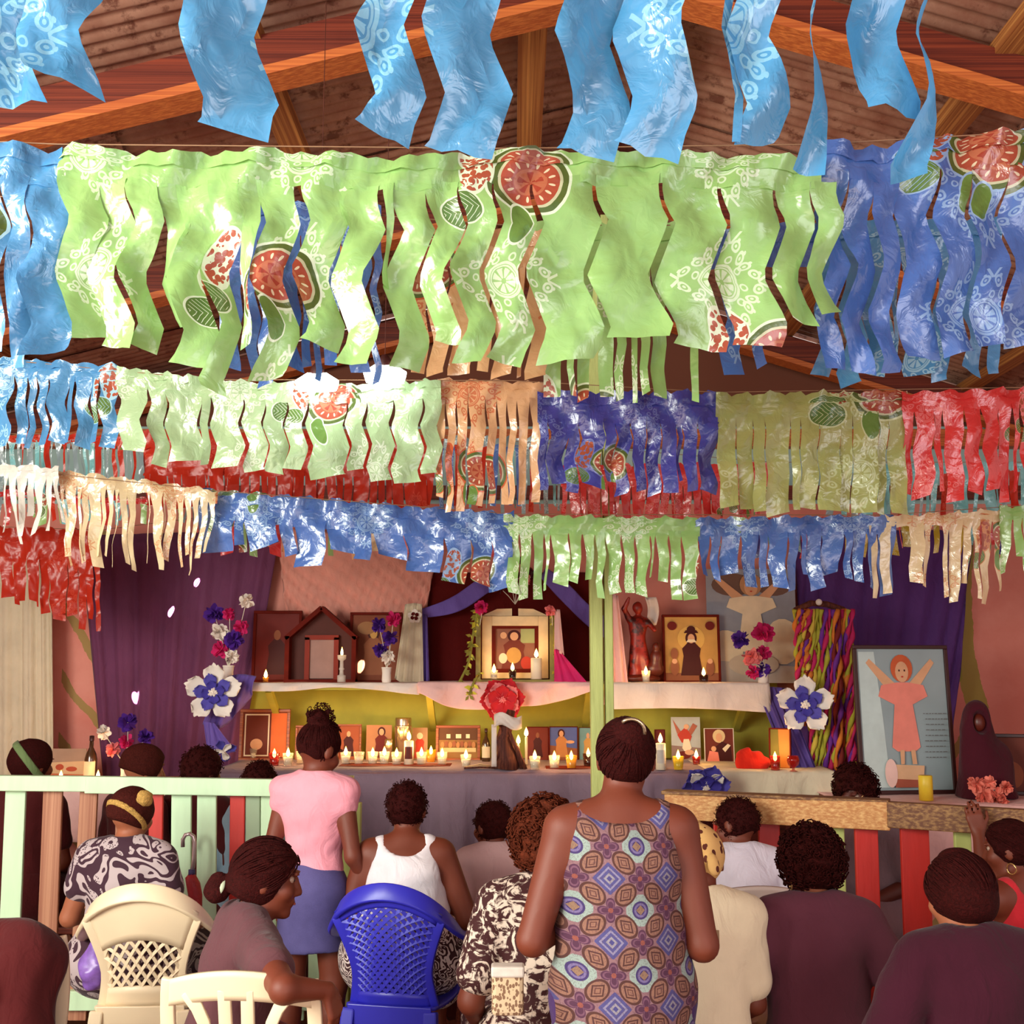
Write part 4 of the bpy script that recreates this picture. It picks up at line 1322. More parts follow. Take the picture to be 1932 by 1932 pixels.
# driftwood bundle with white cloth
p = PZ(955, 1451, TZ + .006)
t = empty('driftwood_bundle', p, 0, 'dark driftwood stump tied with white cloth in the altar centre', 'driftwood')
t.scale = (1, 1, .80)
MB().tube([(0, .02, 0), (.01, .02, .1), (-.02, .01, .2), (.0, .02, .30), (.03, .02, .42)], [.075, .06, .05, .04, .024], 10).build('stump', M_bark, t, True)
for a, b in (((.06, 0, 0), (-.04, .0, .32)), ((.09, .01, 0), (.01, -.01, .3)), ((.11, 0, 0), (.0, .0, .26)), ((-.06, .02, 0), (-.03, .03, .38))):
    MB().tube([a, ((a[0] + b[0]) / 2 + .01, -.02, .15), b], [.014, .011, .007], 7).build('branch', M_bark, t, True)
cb = MB(); cb.grid(lambda a, b: (-.07 + .16 * a, -.055 - .03 * math.sin(a * 3) + .012 * math.sin(b * 7 + a * 9), .30 + .09 * b + .02 * math.sin(a * 6)), 10, 6)
cb.build('white_cloth_tie', M_whitecl, t, True, solid=.003)
cb = MB(); cb.grid(lambda a, b: (-.085 + .03 * a, -.03, .02 + .3 * b), 3, 8)
cb.build('white_cloth_tail', M_whitecl, t, True, solid=.003)
# twigs lying on the altar
p = PZ(905, 1451, TZ + .006)
t = empty('twig_bundle', p, 0, 'small bundle of pale twigs lying on the altar edge', 'twigs')
for i in range(4):
    MB().tube([(-.09, .012 * i - .02, .008), (0, .01 * i - .01, .012 + .004 * i), (.11, .008 * i, .007)], .006, 6).build('twig', M_frame_c if i % 2 else M_bark, t, True)
# red cloth bundle
f = Field((-.16, -.1, -.02), (.16, .1, .16), .007)
f.cone((-.06, 0, .03), (.06, 0, .03), .045, .04, .01); f.cone((-.065, .0, .075), (.03, 0, .07), .032, .03, .01); f.cone((-.03, 0, .10), (-.06, 0, .095), .02, .018, .01)
f.wave(.004, 75, 1.0); f.plane((0, 0, -1), (0, 0, 0))
o = f.build('cloth_bundle', M_redcl); o.location = PZ(1421, 1450, TZ + .008); tag(o, 'folded red cloth bundle on the right of the altar', 'cloth')
t = picture('amber lit wooden panel leaning at the right end of the altar', 1452, 1390, 1494, 1466, 6.8, TZ + .004, .008, M_frame_d, pm(206, 130, 56), [(pm(120, 110, 40), [(0, 0), (.5, 0), (.4, 1), (0, 1)])], yaw=-0.5)
p = PZ(1497, 1455, TZ + .006)
t = empty('glass_goblet', p, 0, 'small dark red glass bowl at the right altar corner', 'goblet')
MB().lathe([(.001, 0), (.026, 0), (.008, .006), (.008, .02), (.03, .035), (.036, .06), (.03, .085), (.027, .085), (.033, .06), (.001, .032)], n=20).build('bowl', M_gl['red'], t, True)
# glass candle holder on shelf
p = onshelf(644, 7.12)
t = empty('candle_holder', p, 0, 'tall clear glass candle holder before the house shrine', 'candle holder')
MB().lathe([(.001, 0), (.026, 0), (.026, .04), (.014, .045), (.012, .07), (.018, .08), (.012, .09), (.011, .13), (.026, .14), (.028, .165), (.024, .165), (.022, .145), (.001, .14)], n=20).build('glass_stem', mat_glass('frosted_glass', (230, 215, 200), .7), t, True)
flame(t, .16, .7, .4)

# ------------------------------------------------------------------ statues
M_st1 = mat('statue_red_paint', (150, 34, 20), 0.4, 0.25, 25, c2=(60, 12, 8), thr=.5)
M_st2 = mat('statue_skin_paint', (190, 110, 70), 0.4)
M_st3 = mat('statue_dark_wood', (92, 30, 18), 0.4, 0.2, 20)
p = onshelf(1208, 7.38)
t = empty('saint_statue', p, 0, 'dark red painted saint statue with raised arm on the shelf', 'statue')
f = Field((-.16, -.12, -.01), (.16, .12, .55), .007)
f.ell((0, 0, .02), (.13, .09, .03), .02)
f.plane((0, 0, -1), (0, 0, 0))
f.build('base', M_st3, t)
f = Field((-.18, -.14, -.01), (.18, .12, .58), .007)
f.cone((-.03, 0, .04), (-.02, 0, .30), .05, .035, .02); f.cone((.04, 0, .05), (0, 0, .30), .045, .03, .02)
f.ell((-.01, 0, .35), (.06, .045, .08), .02); f.ell((-.01, -.01, .47), (.032, .034, .042), .015)
f.cone((-.06, 0, .39), (-.10, -.03, .46), .022, .016, .015); f.cone((-.10, -.03, .46), (-.07, -.05, .53), .016, .012, .01)
f.cone((.04, 0, .39), (.09, -.05, .33), .022, .016, .015)
f.wave(.003, 60, .5)
f.build('figure', M_st1, t)
f = Field((.0, -.12, .02), (.18, .08, .30), .007)
f.ell((.09, -.02, .08), (.06, .045, .05), .02); f.ell((.10, -.03, .15), (.04, .035, .06), .02); f.ell((.10, -.04, .22), (.024, .026, .03), .01)
f.build('kneeling_figure', M_st3, t)
cb = MB(); cb.grid(lambda a, b: (.04 + .02 * math.sin(b * 3) + .07 * a, .03 + .02 * math.sin(a * 5), .36 + .18 * b), 6, 8)
cb.build('white_cape', M_whitecl, t, True, solid=.004)
p = Vector((P(1862, 1515, 6.35).x, 6.35, SIDE_Z))
t = empty('veiled_statue', p, 0, 'dark veiled statue standing on the side table at right', 'statue')
f = Field((-.32, -.2, -.02), (.32, .2, .62), .012)
f.cone((0, 0, .0), (-.03, 0, .34), .16, .085, .05); f.ell((-.04, -.02, .42), (.075, .075, .10), .04); f.ell((.06, 0, .16), (.1, .09, .14), .04)
f.ell((-.04, -.085, .40), (.042, .05, .065), .01, op='s')
f.plane((0, 0, -1), (0, 0, .0)); f.wave(.009, 34, .3, .5)
f.build('veil', mat_cloth('dark_plum_veil', (74, 20, 34)), t)
MB().ball((-.04, -.05, .40), (.034, .03, .048)).build('face', M_st3, t, True)

# low tables behind the railings
def low_table(label, x, y, w, d, h, m, clothm, drop):
    t = empty('side_table', (x, y, 0), 0, label, 'table')
    MB().box((0, 0, h - .02), (w, d, .03)).build('tabletop', m, t)
    for a in (-1, 1):
        for b in (-1, 1):
            MB().box((a * (w / 2 - .06), b * (d / 2 - .06), (h - .035) / 2), (.05, .05, h - .035)).build('leg', m, t)
    over_edge('table_cloth', label.replace('table', 'table cloth'), clothm, x - w / 2 - .01, x + w / 2 + .01, y + d / 2, y - d / 2 - .01, h - .004, drop, None, seed=int(x * 10) + 60, amp=.012, folds=10, nu=40)


low_table('low table behind the left railing', P(140, 1462, 7.1).x, 7.1, 1.4, .7, .98, M_raft, M_pinkcl, .3)
low_table('low table behind the right railing', P(1800, 1515, 6.4).x, 6.4, 1.35, .7, SIDE_Z - .004, M_raft, M_pinkcl, .35)
picture('small faded landscape picture on the low table behind left railing', 95, 1405, 160, 1462, 7.2, .985, 0, M_frame_d, pm(206, 170, 130), [(pm(160, 130, 110), [(0, .55), (1, .6), (1, 1), (0, 1)]), (pm(170, 70, 40), ellp(.25, .4, .12, .1)), (pm(170, 70, 40), ellp(.6, .34, .16, .08)), (pm(190, 100, 60), [(0, 0), (1, 0), (1, .16), (0, .2)])])
# dark chair-like stand and clutter at right
picture('dark unframed board leaning at the right wall', 1880, 1402, 1990, 1515, 6.45, SIDE_Z, .02, M_black, pm(110, 50, 36), [(pm(150, 80, 50), ellp(.3, .3, .2, .25))], yaw=-.3)

# ------------------------------------------------------------------ paper flowers
M_pw = mat('white_paper', (244, 230, 218), 0.8, 0.05)
M_pb = mat('blue_paper', (84, 74, 170), 0.8, 0.1)
M_pd = mat('dark_blue_paper', (62, 50, 150), 0.8, 0.1)
M_pr = mat('red_paper', (196, 22, 36), 0.8, 0.12)
M_ppk = mat('pink_paper', (240, 130, 130), 0.8, 0.1)
M_pm = mat('magenta_tissue', (210, 26, 104), 0.8, 0.15)
M_pp = mat('purple_tissue', (78, 24, 140), 0.8, 0.15)


def petal(r0, L, W, cup, th, tilt, n=7):
    mb = MB()
    ca, sa = math.cos(th), math.sin(th)
    def fn(a, b):
        w = W * (0.12 + 0.88 * b) ** 0.6 * (1 - 0.55 * max(0, (b - .72) / .28) ** 2.2)
        s = (a - .5) * 2
        d = r0 + L * b * (1 - 0.16 * s * s * b) + 0.05 * L * math.sin(a * 15) * (b > .85)
        x, z = d, s * w
        y = -tilt * L * b * b - cup * (s * s) * W + cup * .4 * L * b
        return Vector((x * ca - z * sa, y, x * sa + z * ca))
    mb.grid(fn, n, n)
    return mb


def paper_flower(label, p, r, layers, cm, cr, yaw=0.0, pitch=0.0, name='paper_flower'):
    t = empty(name, p, 0, label, 'paper flower')
    t.rotation_euler = (pitch, 0, yaw)
    for li, (m_, n, L, W, cup, off) in enumerate(layers):
        for i in range(n):
            th = 2 * math.pi * i / n + off
            petal(.01 * r, L * r, W * r, cup, th, .25).build('petal', m_, t, True, solid=.002, loc=(0, -.012 * (li + 1), 0))
    mb = MB()
    for i in range(14):
        a = i * 2.4
        q = cr * math.sqrt(i / 14)
        mb.tube([(0, -.03, 0), (q * math.cos(a), -.055 + q * .3, q * math.sin(a))], [cr * .3, cr * .22], 5)
    mb.build('centre', cm, t)
    return t


big2 = [(M_pw, 5, 1.0, .44, .12, .3), (M_pb, 5, .66, .27, .10, .55), (M_pd, 4, .40, .22, .2, .2)]
paper_flower('large white and blue paper flower at the left shelf end', P(402, 1306, 6.9), 53 * mpp(6.9), big2, M_pw, .03, .2)
paper_flower('large white and blue paper flower at the right shelf end', P(1518, 1329, 6.8), 54 * mpp(6.8), big2, M_pw, .03, -.15)
paper_flower('red paper flower hanging under the central icon', P(948, 1317, 6.98), 42 * mpp(6.98), [(M_pr, 6, 1.0, .5, .25, .1), (M_ppk, 5, .8, .42, .25, .7), (M_pr, 5, .66, .36, .25, .3)], M_ppk, .022, 0, .2)
paper_flower('blue and white paper flower lying on the front altar edge', P(1330, 1478, 6.5), 46 * mpp(6.5), [(M_pb, 6, 1.0, .5, .3, .2), (M_pw, 4, .86, .34, .3, .75), (M_pd, 5, .62, .36, .3, .3)], M_pw, .022, 0, .5)
paper_flower('small white and dark paper flower tying the niche curtain', P(783, 1163, 7.42), 14 * mpp(7.42), [(M_pw, 5, 1.0, .5, .2, .3), (M_niche, 4, .6, .3, .2, .6)], M_pw, .008)
paper_flower('folded purple and white paper bow on the left altar corner', P(420, 1412, 6.75), 26 * mpp(6.75), [(M_pb, 4, 1.0, .4, .3, .4), (M_pw, 3, .8, .3, .3, 1.)], M_pw, .01, .4, .6, name='paper_bow')


def pompom(label, p, r, m, stem_to, group, seed=0, sm=None):
    rnd = random.Random(seed)
    t = empty('paper_pompom', p, 0, label, 'paper flower', group)
    mb = MB()
    for i in range(46):
        z = rnd.uniform(-1, 1); a = rnd.uniform(0, 6.28)
        q = math.sqrt(1 - z * z)
        d = Vector((q * math.cos(a), q * math.sin(a), z))
        s = d.orthogonal().normalized(); u = d.cross(s)
        s = (s * math.cos(i) + u * math.sin(i))
        w = r * .38
        e = d * r * rnd.uniform(.85, 1.1)
        mb.add([d * r * .1 - s * w * .3, d * r * .1 + s * w * .3, e * .7 + s * w, e + s * w * .4, e + d * r * .06, e - s * w * .4, e * .7 - s * w], [(0, 1, 2, 3, 4, 5, 6)])
    mb.build('petals', m, t)
    st = Vector(stem_to) - Vector(p)
    MB().tube([(0, 0, 0), st * .5 + Vector((.006, 0, 0)), st], .0025, 5).build('stem', sm or M_cord, t)


def vase(label, p, s, m, prof=None):
    t = empty('vase', p, 0, label, 'vase')
    MB().lathe([(.001, 0), (.03 * s, 0), (.034 * s, .02 * s), (.032 * s, .07 * s), (.036 * s, .11 * s), (.032 * s, .11 * s), (.028 * s, .06 * s), (.001, .02 * s)], n=20).build('body', m, t, True)
    MB().lathe([(.036 * s, .104 * s), (.039 * s, .108 * s), (.036 * s, .114 * s)], n=20).build('rim', m, t, True)
    return Vector(p) + Vector((0, 0, .1 * s))


PCN = {'w': ('white', M_pw), 'm': ('magenta', M_pm), 'p': ('purple', M_pp), 'k': ('pink', M_ppk)}


def bouquet(where, u, Y, z, s, m, poms):
    neck = vase('white vase of paper pompoms %s' % where, (P(u, 1290, Y).x, Y, z), s, m)
    used = {}
    for i, (pu, pv, pr, c) in enumerate(poms):
        used[c] = used.get(c, 0) + 1
        many = sum(1 for q in poms if q[3] == c) > 1
        lab = '%s tissue pompom in the vase %s' % (PCN[c][0], where)
        if many: lab = '%s %s pompom from the top in the vase %s' % (ORD[used[c] - 1], PCN[c][0], where)
        pompom(lab, P(pu, pv, Y - .01 * (i % 3)), pr * mpp(Y), PCN[c][1], neck, 'tissue pompoms ' + where, i + int(u))


bouquet('at the left shelf end', 430, 7.12, SZ + .004, .95, M_pw, [(465, 1134, 15, 'w'), (404, 1158, 19, 'p'), (433, 1159, 13, 'm'), (454, 1184, 15, 'm'), (414, 1192, 17, 'w'), (441, 1208, 18, 'p'), (416, 1226, 17, 'm'), (437, 1238, 14, 'w')])
bouquet('before the dark picture on the shelf', 729, 7.14, SZ + .004, .85, M_pw, [(742, 1168, 15, 'm'), (715, 1180, 15, 'p'), (736, 1203, 15, 'p'), (718, 1226, 15, 'p'), (732, 1240, 14, 'w')])
bouquet('before the tall blue poster', 1440, 7.13, SZ + .004, 1.0, M_pw, [(1440, 1194, 21, 'm'), (1397, 1207, 17, 'p'), (1418, 1240, 18, 'k'), (1440, 1232, 15, 'm'), (1422, 1268, 14, 'm'), (1440, 1262, 16, 'p')])
bouquet('behind the left railing', 245, 7.0, .98, .9, M_pw, [(195, 1382, 14, 'w'), (241, 1363, 18, 'p'), (275, 1390, 15, 'p'), (238, 1398, 14, 'm'), (214, 1414, 14, 'k')])
# coral flowers at right
M_coral = mat('coral_petals', (246, 132, 112), 0.7, 0.2, 30)
neck = vase('small vase of coral flowers on the side table at right', (P(1870, 1515, 6.15).x, 6.15, SIDE_Z), .7, M_pw)
for i, (u, v, r) in enumerate([(1842, 1480, 16), (1866, 1478, 14), (1856, 1500, 18), (1880, 1500, 17), (1898, 1486, 13), (1888, 1512, 15)]):
    pompom('%s coral flower head from the left on the side table' % ORD[i], P(u, v, 6.12), r * mpp(6.12), M_coral, neck, 'coral flowers at right', 70 + i)

# ------------------------------------------------------------------ garlands beside the icon and braided streamers
M_leaf = mat('olive_leaf', (136, 128, 40), 0.7, 0.25, 20)
M_yel = mat('yellow_leaf', (214, 200, 60), 0.7, 0.15, 20)


def garland(label, pts, Y, leafm, n, seed, lr=.03):
    rnd = random.Random(seed)
    p0 = P(*pts[-1], Y)
    t = empty('leaf_garland', p0, 0, label, 'garland')
    path = [P(*smooth_at(pts, i / 12), Y) - p0 for i in range(13)]
    MB().tube(path, .008, 6).build('stem', M_leaf, t, True)
    for i in range(n):
        a = rnd.random()
        q = P(*smooth_at(pts, a), Y) - p0
        d = Vector((rnd.uniform(-1, 1), rnd.uniform(-.8, -.1), rnd.uniform(-1.2, .4))).normalized()
        s = d.cross(Vector((0, 1, 0.3))).normalized()
        L = lr * rnd.uniform(.8, 1.8)
        MB().add([q, q + d * L * .5 + s * L * .22, q + d * L, q + d * L * .5 - s * L * .22], [(0, 1, 2, 3)]).build('leaf', rnd.choice(leafm), t)


garland('drooping green leaf garland left of the central icon', [(902, 1150), (892, 1200), (884, 1250), (862, 1295)], 7.12, [M_leaf, M_leaf, M_yel], 60, 1)
garland('short yellow leaf spray below the left of the icon', [(905, 1270), (893, 1290), (885, 1312)], 7.03, [M_yel, M_yel, M_leaf], 22, 2)
garland('green twig garland right of the central icon', [(1044, 1150), (1046, 1200), (1047, 1280)], 7.14, [M_leaf, M_yel], 24, 3, .02)
pompom('magenta paper flower at the left upper corner of the icon', P(908, 1146, 7.1), 14 * mpp(7.1), M_pm, P(905, 1180, 7.12), 'icon flowers', 90)
pompom('pink paper flower at the right upper corner of the icon', P(1038, 1152, 7.1), 11 * mpp(7.1), M_ppk, P(1042, 1180, 7.12), 'icon flowers', 91)
cloth('ribbon', 'pink ribbon hanging right of the central icon', M_pinkcl, [(1046, 1150), (1050, 1150), (1056, 1150)], [(1046, 1226), (1054, 1232), (1064, 1236)], 7.1, 1.5, .01, nu=8, nv=14, cat='ribbon', seed=20)
cloth('ribbon', 'magenta ribbon spreading at the right foot of the icon', M_pm, [(1046, 1225), (1050, 1225), (1056, 1228)], [(1046, 1292), (1075, 1292), (1108, 1288)], 7.1, 2.5, .012, nu=16, nv=14, cat='ribbon', seed=21)
# crown of paper flowers above the icon
for i, (u, v, c) in enumerate([(958, 1086, M_ppk), (975, 1060, M_niche), (990, 1094, M_ppk), (1005, 1080, M_niche), (942, 1108, M_niche)]):
    pompom('%s small paper flower from the left crowning the icon' % ORD[(1, 2, 3, 4, 0)[i]], P(u, v, 7.4), 12 * mpp(7.4), c, P(972, 1140, 7.42), 'flowers crowning the icon', 120 + i)

SC = [mat('streamer_%s' % n, c, .8, .15, 15) for n, c in (('lime', (176, 170, 50)), ('magenta', (190, 24, 90)), ('maroon', (120, 20, 16)), ('orange', (216, 120, 40)), ('yellow', (216, 186, 70)), ('violet', (110, 40, 150)))]
t = empty('streamer_bundle', P(1556, 1150, 7.0), 0, 'bundle of braided multicoloured fabric streamers hanging right of the altar', 'streamers')
ro = Vector(t.location)
MB().tube([P(u, v, 7.02) - ro for u, v in ((1500, 1152), (1530, 1138), (1560, 1140), (1590, 1150), (1606, 1166))], .02, 8).build('hanging_rod', M_bark, t, True)
rnd = random.Random(12)
for i in range(13):
    uu = 1504 + i * 8.2
    ub = uu + 8 + rnd.uniform(-4, 8)
    vb = 1330 + rnd.uniform(0, 60) if i < 3 else 1480 + rnd.uniform(-10, 40)
    Yd = 7.0 - rnd.uniform(0, .09)
    for s in range(3):
        m_ = rnd.choice(SC if s else SC[:4])
        pts = []
        n = 44
        for k in range(n + 1):
            a = k / n
            q = P(uu + (ub - uu) * a, 1150 + (vb - 1150) * a, Yd) - ro
            w = a * 19 + s * 2.09 + i
            pts.append(q + Vector((.019 * math.sin(w), .013 * math.cos(w), 0)))
        MB().tube(pts, [.0125 + .005 * math.sin(k * 1.1 + s) for k in range(n + 1)], 7).build('streamer', m_, t, True)
MB().ball(P(1545, 1136, 6.98) - ro, .02).build('white_knob', M_pw, t, True)

# ------------------------------------------------------------------ green post
pp = P(1136, 1480, 5.7)
t = empty('green_post', (pp.x, 5.7, 0), 0, 'pale green painted wooden post standing before the altar', 'post')
k = mpp(5.7)
MB().box((-.022, 0, 2.0), (24 * k, .08, 4.0)).build('post_half', M_postgreen, t, bevel=.006)
MB().box((.040, .012, 2.0), (16 * k, .07, 4.0)).build('post_half', M_postgreen, t, bevel=.006)
# ------------------------------------------------------------------ added glowing shapes imitating sun glare on the film
m, nt, out = new_mat('sun_glare_glow')
e = nt.nodes.new('ShaderNodeEmission'); e.inputs['Color'].default_value = (.9, 1, .92, 1); e.inputs['Strength'].default_value = 14
nt.links.new(e.outputs[0], out.inputs[0])
M_glare_glow = m
for i, (u, v) in enumerate(((598, 728), (726, 712))):
    q = P(u, v, 3.9)
    t = empty('sun_glare_stand_in', q, 0, '%s of the two added glowing shapes imitating sun glare over the pale green banner' % ('left', 'right')[i], 'sun_glare')
    mb = MB(); mb.tube([(-.07, 0, 0), (-.03, 0, .012), (.03, 0, .012), (.07, 0, 0)], [.02, .034, .034, .02], 12); mb.build('glare_shape', M_glare_glow, t, True)
    MB().lathe([(.022, 0), (.024, .03), (.012, .05)], (0, .0, .03), 12).build('glare_cap', M_black, t, True)
    top = roof_z(q.x) - .05 - q.z
    MB().tube([(0, 0, .07), (0, 0, top)], .0016, 6).build('glare_cord', M_bark, t)
# ------------------------------------------------------------------ sun dots: thin beams entering through nail holes in the roof
for i, (u, v, Y) in enumerate(((323, 1150, 7.6), (256, 1300, 7.6), (372, 1093, 7.6), (683, 1240, 7.45), (965, 1678, 5.1))):
    tgt = P(u, v, Y)
    x = tgt.x + .5
    src = Vector((x, Y - 1.5, roof_z(x) - .08))
    L = bpy.data.lights.new('nail_hole_sunbeam', 'SPOT')
    d = tgt - src
    L.energy, L.spot_size, L.spot_blend, L.shadow_soft_size = 9000, .034 / d.length * (1.0 if i < 4 else 1.5), .15, .002
    o = bpy.data.objects.new('nail_hole_sunbeam', L); link(o)
    o.location = src
    o.rotation_euler = d.to_track_quat('-Z', 'Y').to_euler()
# ------------------------------------------------------------------ railings
M_mint = mat('mint_painted_wood', (206, 236, 196), 0.55, 0.08, 5, st=(3, 3, .5), bmp=.2, c2=(168, 150, 110), thr=.70)
M_rwood = wood('bare_pinkish_plank', (206, 150, 116), (160, 100, 74), st=(12, 12, 1.0))
M_redp = mat('red_painted_wood', (196, 40, 30), 0.45, 0.12, 5, st=(3, 3, .5), bmp=.15)
M_yw = wood('bare_pine_rail', (232, 186, 122), (190, 126, 70))
M_yw2 = wood('weathered_rail', (176, 132, 78), (104, 60, 34))
M_grnp = mat('apple_green_painted_wood', (186, 196, 112), 0.5, 0.1, 5, st=(3, 3, .5))
M_dmint = mat('dull_green_painted_wood', (150, 168, 138), 0.55, 0.1, 5)


def plank(root, name, a, b, w, th, m, up=(0, 1, 0)):
    """board with face towards -y from a to b (world), width w, thickness th"""
    ro = Vector(root.location)
    MB().beam(Vector(a) - ro, Vector(b) - ro, w, th, up).build(name, m, root, bevel=.004)


YL = 5.2
rl = empty('railing', (P(260, 1480, YL).x, YL, 0), label='mint green slatted wooden railing at the left with red and bare slats', cat='railing')
def hrail(root, name, u0, v0, u1, v1, Y0, Y1, hpx, th, m):
    a, b = P(u0, v0, Y0), P(u1, v1, Y1)
    h = hpx * mpp((Y0 + Y1) / 2)
    a.z -= h / 2; b.z -= h / 2
    ro = Vector(root.location)
    MB().beam(a - ro, b - ro, th, h).build(name, m, root, bevel=.004)
hrail(rl, 'top_rail', -60, 1462, 166, 1464, YL, YL, 28, .045, M_mint)
hrail(rl, 'top_rail', 164, 1464, 530, 1470, YL - .004, YL - .004, 31, .045, M_mint)
hrail(rl, 'top_rail', 528, 1471, 640, 1474, YL, YL, 30, .045, M_mint)
for (ut, ub, w, m_) in ((-22, -40, 36, M_rwood), (31, 12, 38, M_mint), (101, 84, 36, M_rwood), (169, 146, 33, M_rwood), (236, 222, 30, M_rwood), (296, 288, 26, M_redp), (343, 340, 37, M_mint), (391, 388, 36, M_mint), (449, 444, 28, M_redp), (478, 476, 27, M_dmint), (508, 506, 30, M_mint), (560, 558, 30, M_mint), (600, 598, 32, M_mint)):
    a, b = P(ut, 1484, YL + .035), P(ub, 1925, YL + .035)
    plank(rl, 'slat', a, b, w * mpp(YL), .02, m_)
hrail(rl, 'bottom_rail', -60, 1868, 640, 1868, YL + .01, YL + .01, 34, .04, M_mint)
a = P(655, 1478, YL); b = Vector((a.x, YL, 0))
plank(rl, 'end_post', b, Vector((a.x, YL, P(655, 1464, YL).z)), .055, .06, M_grnp)
plank(rl, 'end_post_facing', Vector((a.x + .045, YL + .02, 0)), Vector((a.x + .045, YL + .02, P(665, 1515, YL).z)), .035, .05, M_grnp)

rr = empty('railing', (P(1600, 1540, 4.72).x, 4.72, 0), label='bare pine topped slatted railing at the right with red and green slats', cat='railing')
def YR(u): return 5.02 - (u - 1255) * .55 / 650
hrail(rr, 'top_rail', 1256, 1494, 1678, 1512, YR(1256), YR(1678), 50, .05, M_yw)
hrail(rr, 'top_rail', 1674, 1512, 2060, 1534, YR(1674) - .004, YR(2060), 48, .05, M_yw2)
hrail(rr, 'rail_cap', 1252, 1490, 1678, 1508, YR(1256) + .02, YR(1678) + .02, 7, .09, M_yw2)
for (u, w, m_) in ((1309, 20, M_grnp), (1366, 40, M_redp), (1450, 40, M_redp), (1520, 36, M_redp), (1577, 29, M_grnp), (1633, 43, M_redp), (1724, 53, M_redp), (1814, 31, M_grnp), (1880, 40, M_redp), (1950, 40, M_redp)):
    a = P(u, 1548, YR(u) + .05); b = Vector((a.x - .01, a.y, .03))
    plank(rr, 'slat', a, b, w * mpp(YR(u)), .022, m_)
hrail(rr, 'bottom_rail', 1256, 1980, 2060, 2010, YR(1256) + .03, YR(2060) + .03, 40, .04, M_yw2)

# umbrella hooked on the railing
up = P(364, 1640, YL - .06)
t = empty('umbrella', (up.x, up.y, 0), 0, 'folded red umbrella with silver hooked handle at the left railing', 'umbrella')
ro = Vector(t.location)
M_chrome = mat('silver_handle', (214, 190, 190), 0.25, 0.05, metal=.7)
M_umb = mat('red_umbrella_cloth', (176, 36, 44), 0.5, 0.25, 30, bmp=.4)
hk = [(345, 1598), (345, 1584), (350, 1575), (358, 1573), (365, 1578), (367, 1590), (366, 1620), (362, 1648)]
MB().tube([P(u, v, YL - .06) - ro for u, v in hk], .009, 10).build('handle', M_chrome, t, True)
pts = [P(u, v, YL - .06) - ro for u, v in ((362, 1646), (360, 1654), (365, 1670), (369, 1690), (370, 1712), (372, 1800), (374, 1860))]
MB().tube(pts, [.012, .024, .03, .03, .026, .012, .004], 9).build('canopy', M_umb, t, True)
MB().tube([pts[0] + Vector((0, 0, .012)), pts[0] - Vector((0, 0, .012))], .015, 10).build('collar', mat('umbrella_collar', (70, 60, 110)), t, True)

# ------------------------------------------------------------------ plastic chairs
M_wchair = mat('cream_white_plastic', (240, 218, 184), 0.4, 0.06, 4, c2=(206, 176, 140), thr=.72)
M_bchair = mat('royal_blue_plastic', (52, 50, 190), 0.35, 0.08, 4)
M_gchair = mat('greyish_white_plastic', (200, 176, 168), 0.4, 0.06, 4)


def ribbon(mb, path, w, th, nrm):
    """flat bar along path; nrm(i) gives its face normal"""
    n = len(path)
    vs_, fs = [], []
    path = [Vector(p) for p in path]
    for i, p in enumerate(path):
        tt = (path[min(i + 1, n - 1)] - path[max(i - 1, 0)]).normalized()
        nn = Vector(nrm(i)) if callable(nrm) else Vector(nrm)
        sd = tt.cross(nn).normalized()
        nn = sd.cross(tt).normalized()
        ww = w(i / (n - 1)) if callable(w) else w
        for a, b in ((-1, -1), (1, -1), (1, 1), (-1, 1)):
            vs_.append(p + sd * ww / 2 * a + nn * th / 2 * b)
    for i in range(n - 1):
        for k in range(4):
            l = (k + 1) % 4
            fs.append((i * 4 + k, i * 4 + l, i * 4 + 4 + l, i * 4 + 4 + k))
    fs.append((0, 3, 2, 1)); e = (n - 1) * 4
    fs.append((e, e + 1, e + 2, e + 3))
    mb.add(vs_, fs)
    return mb


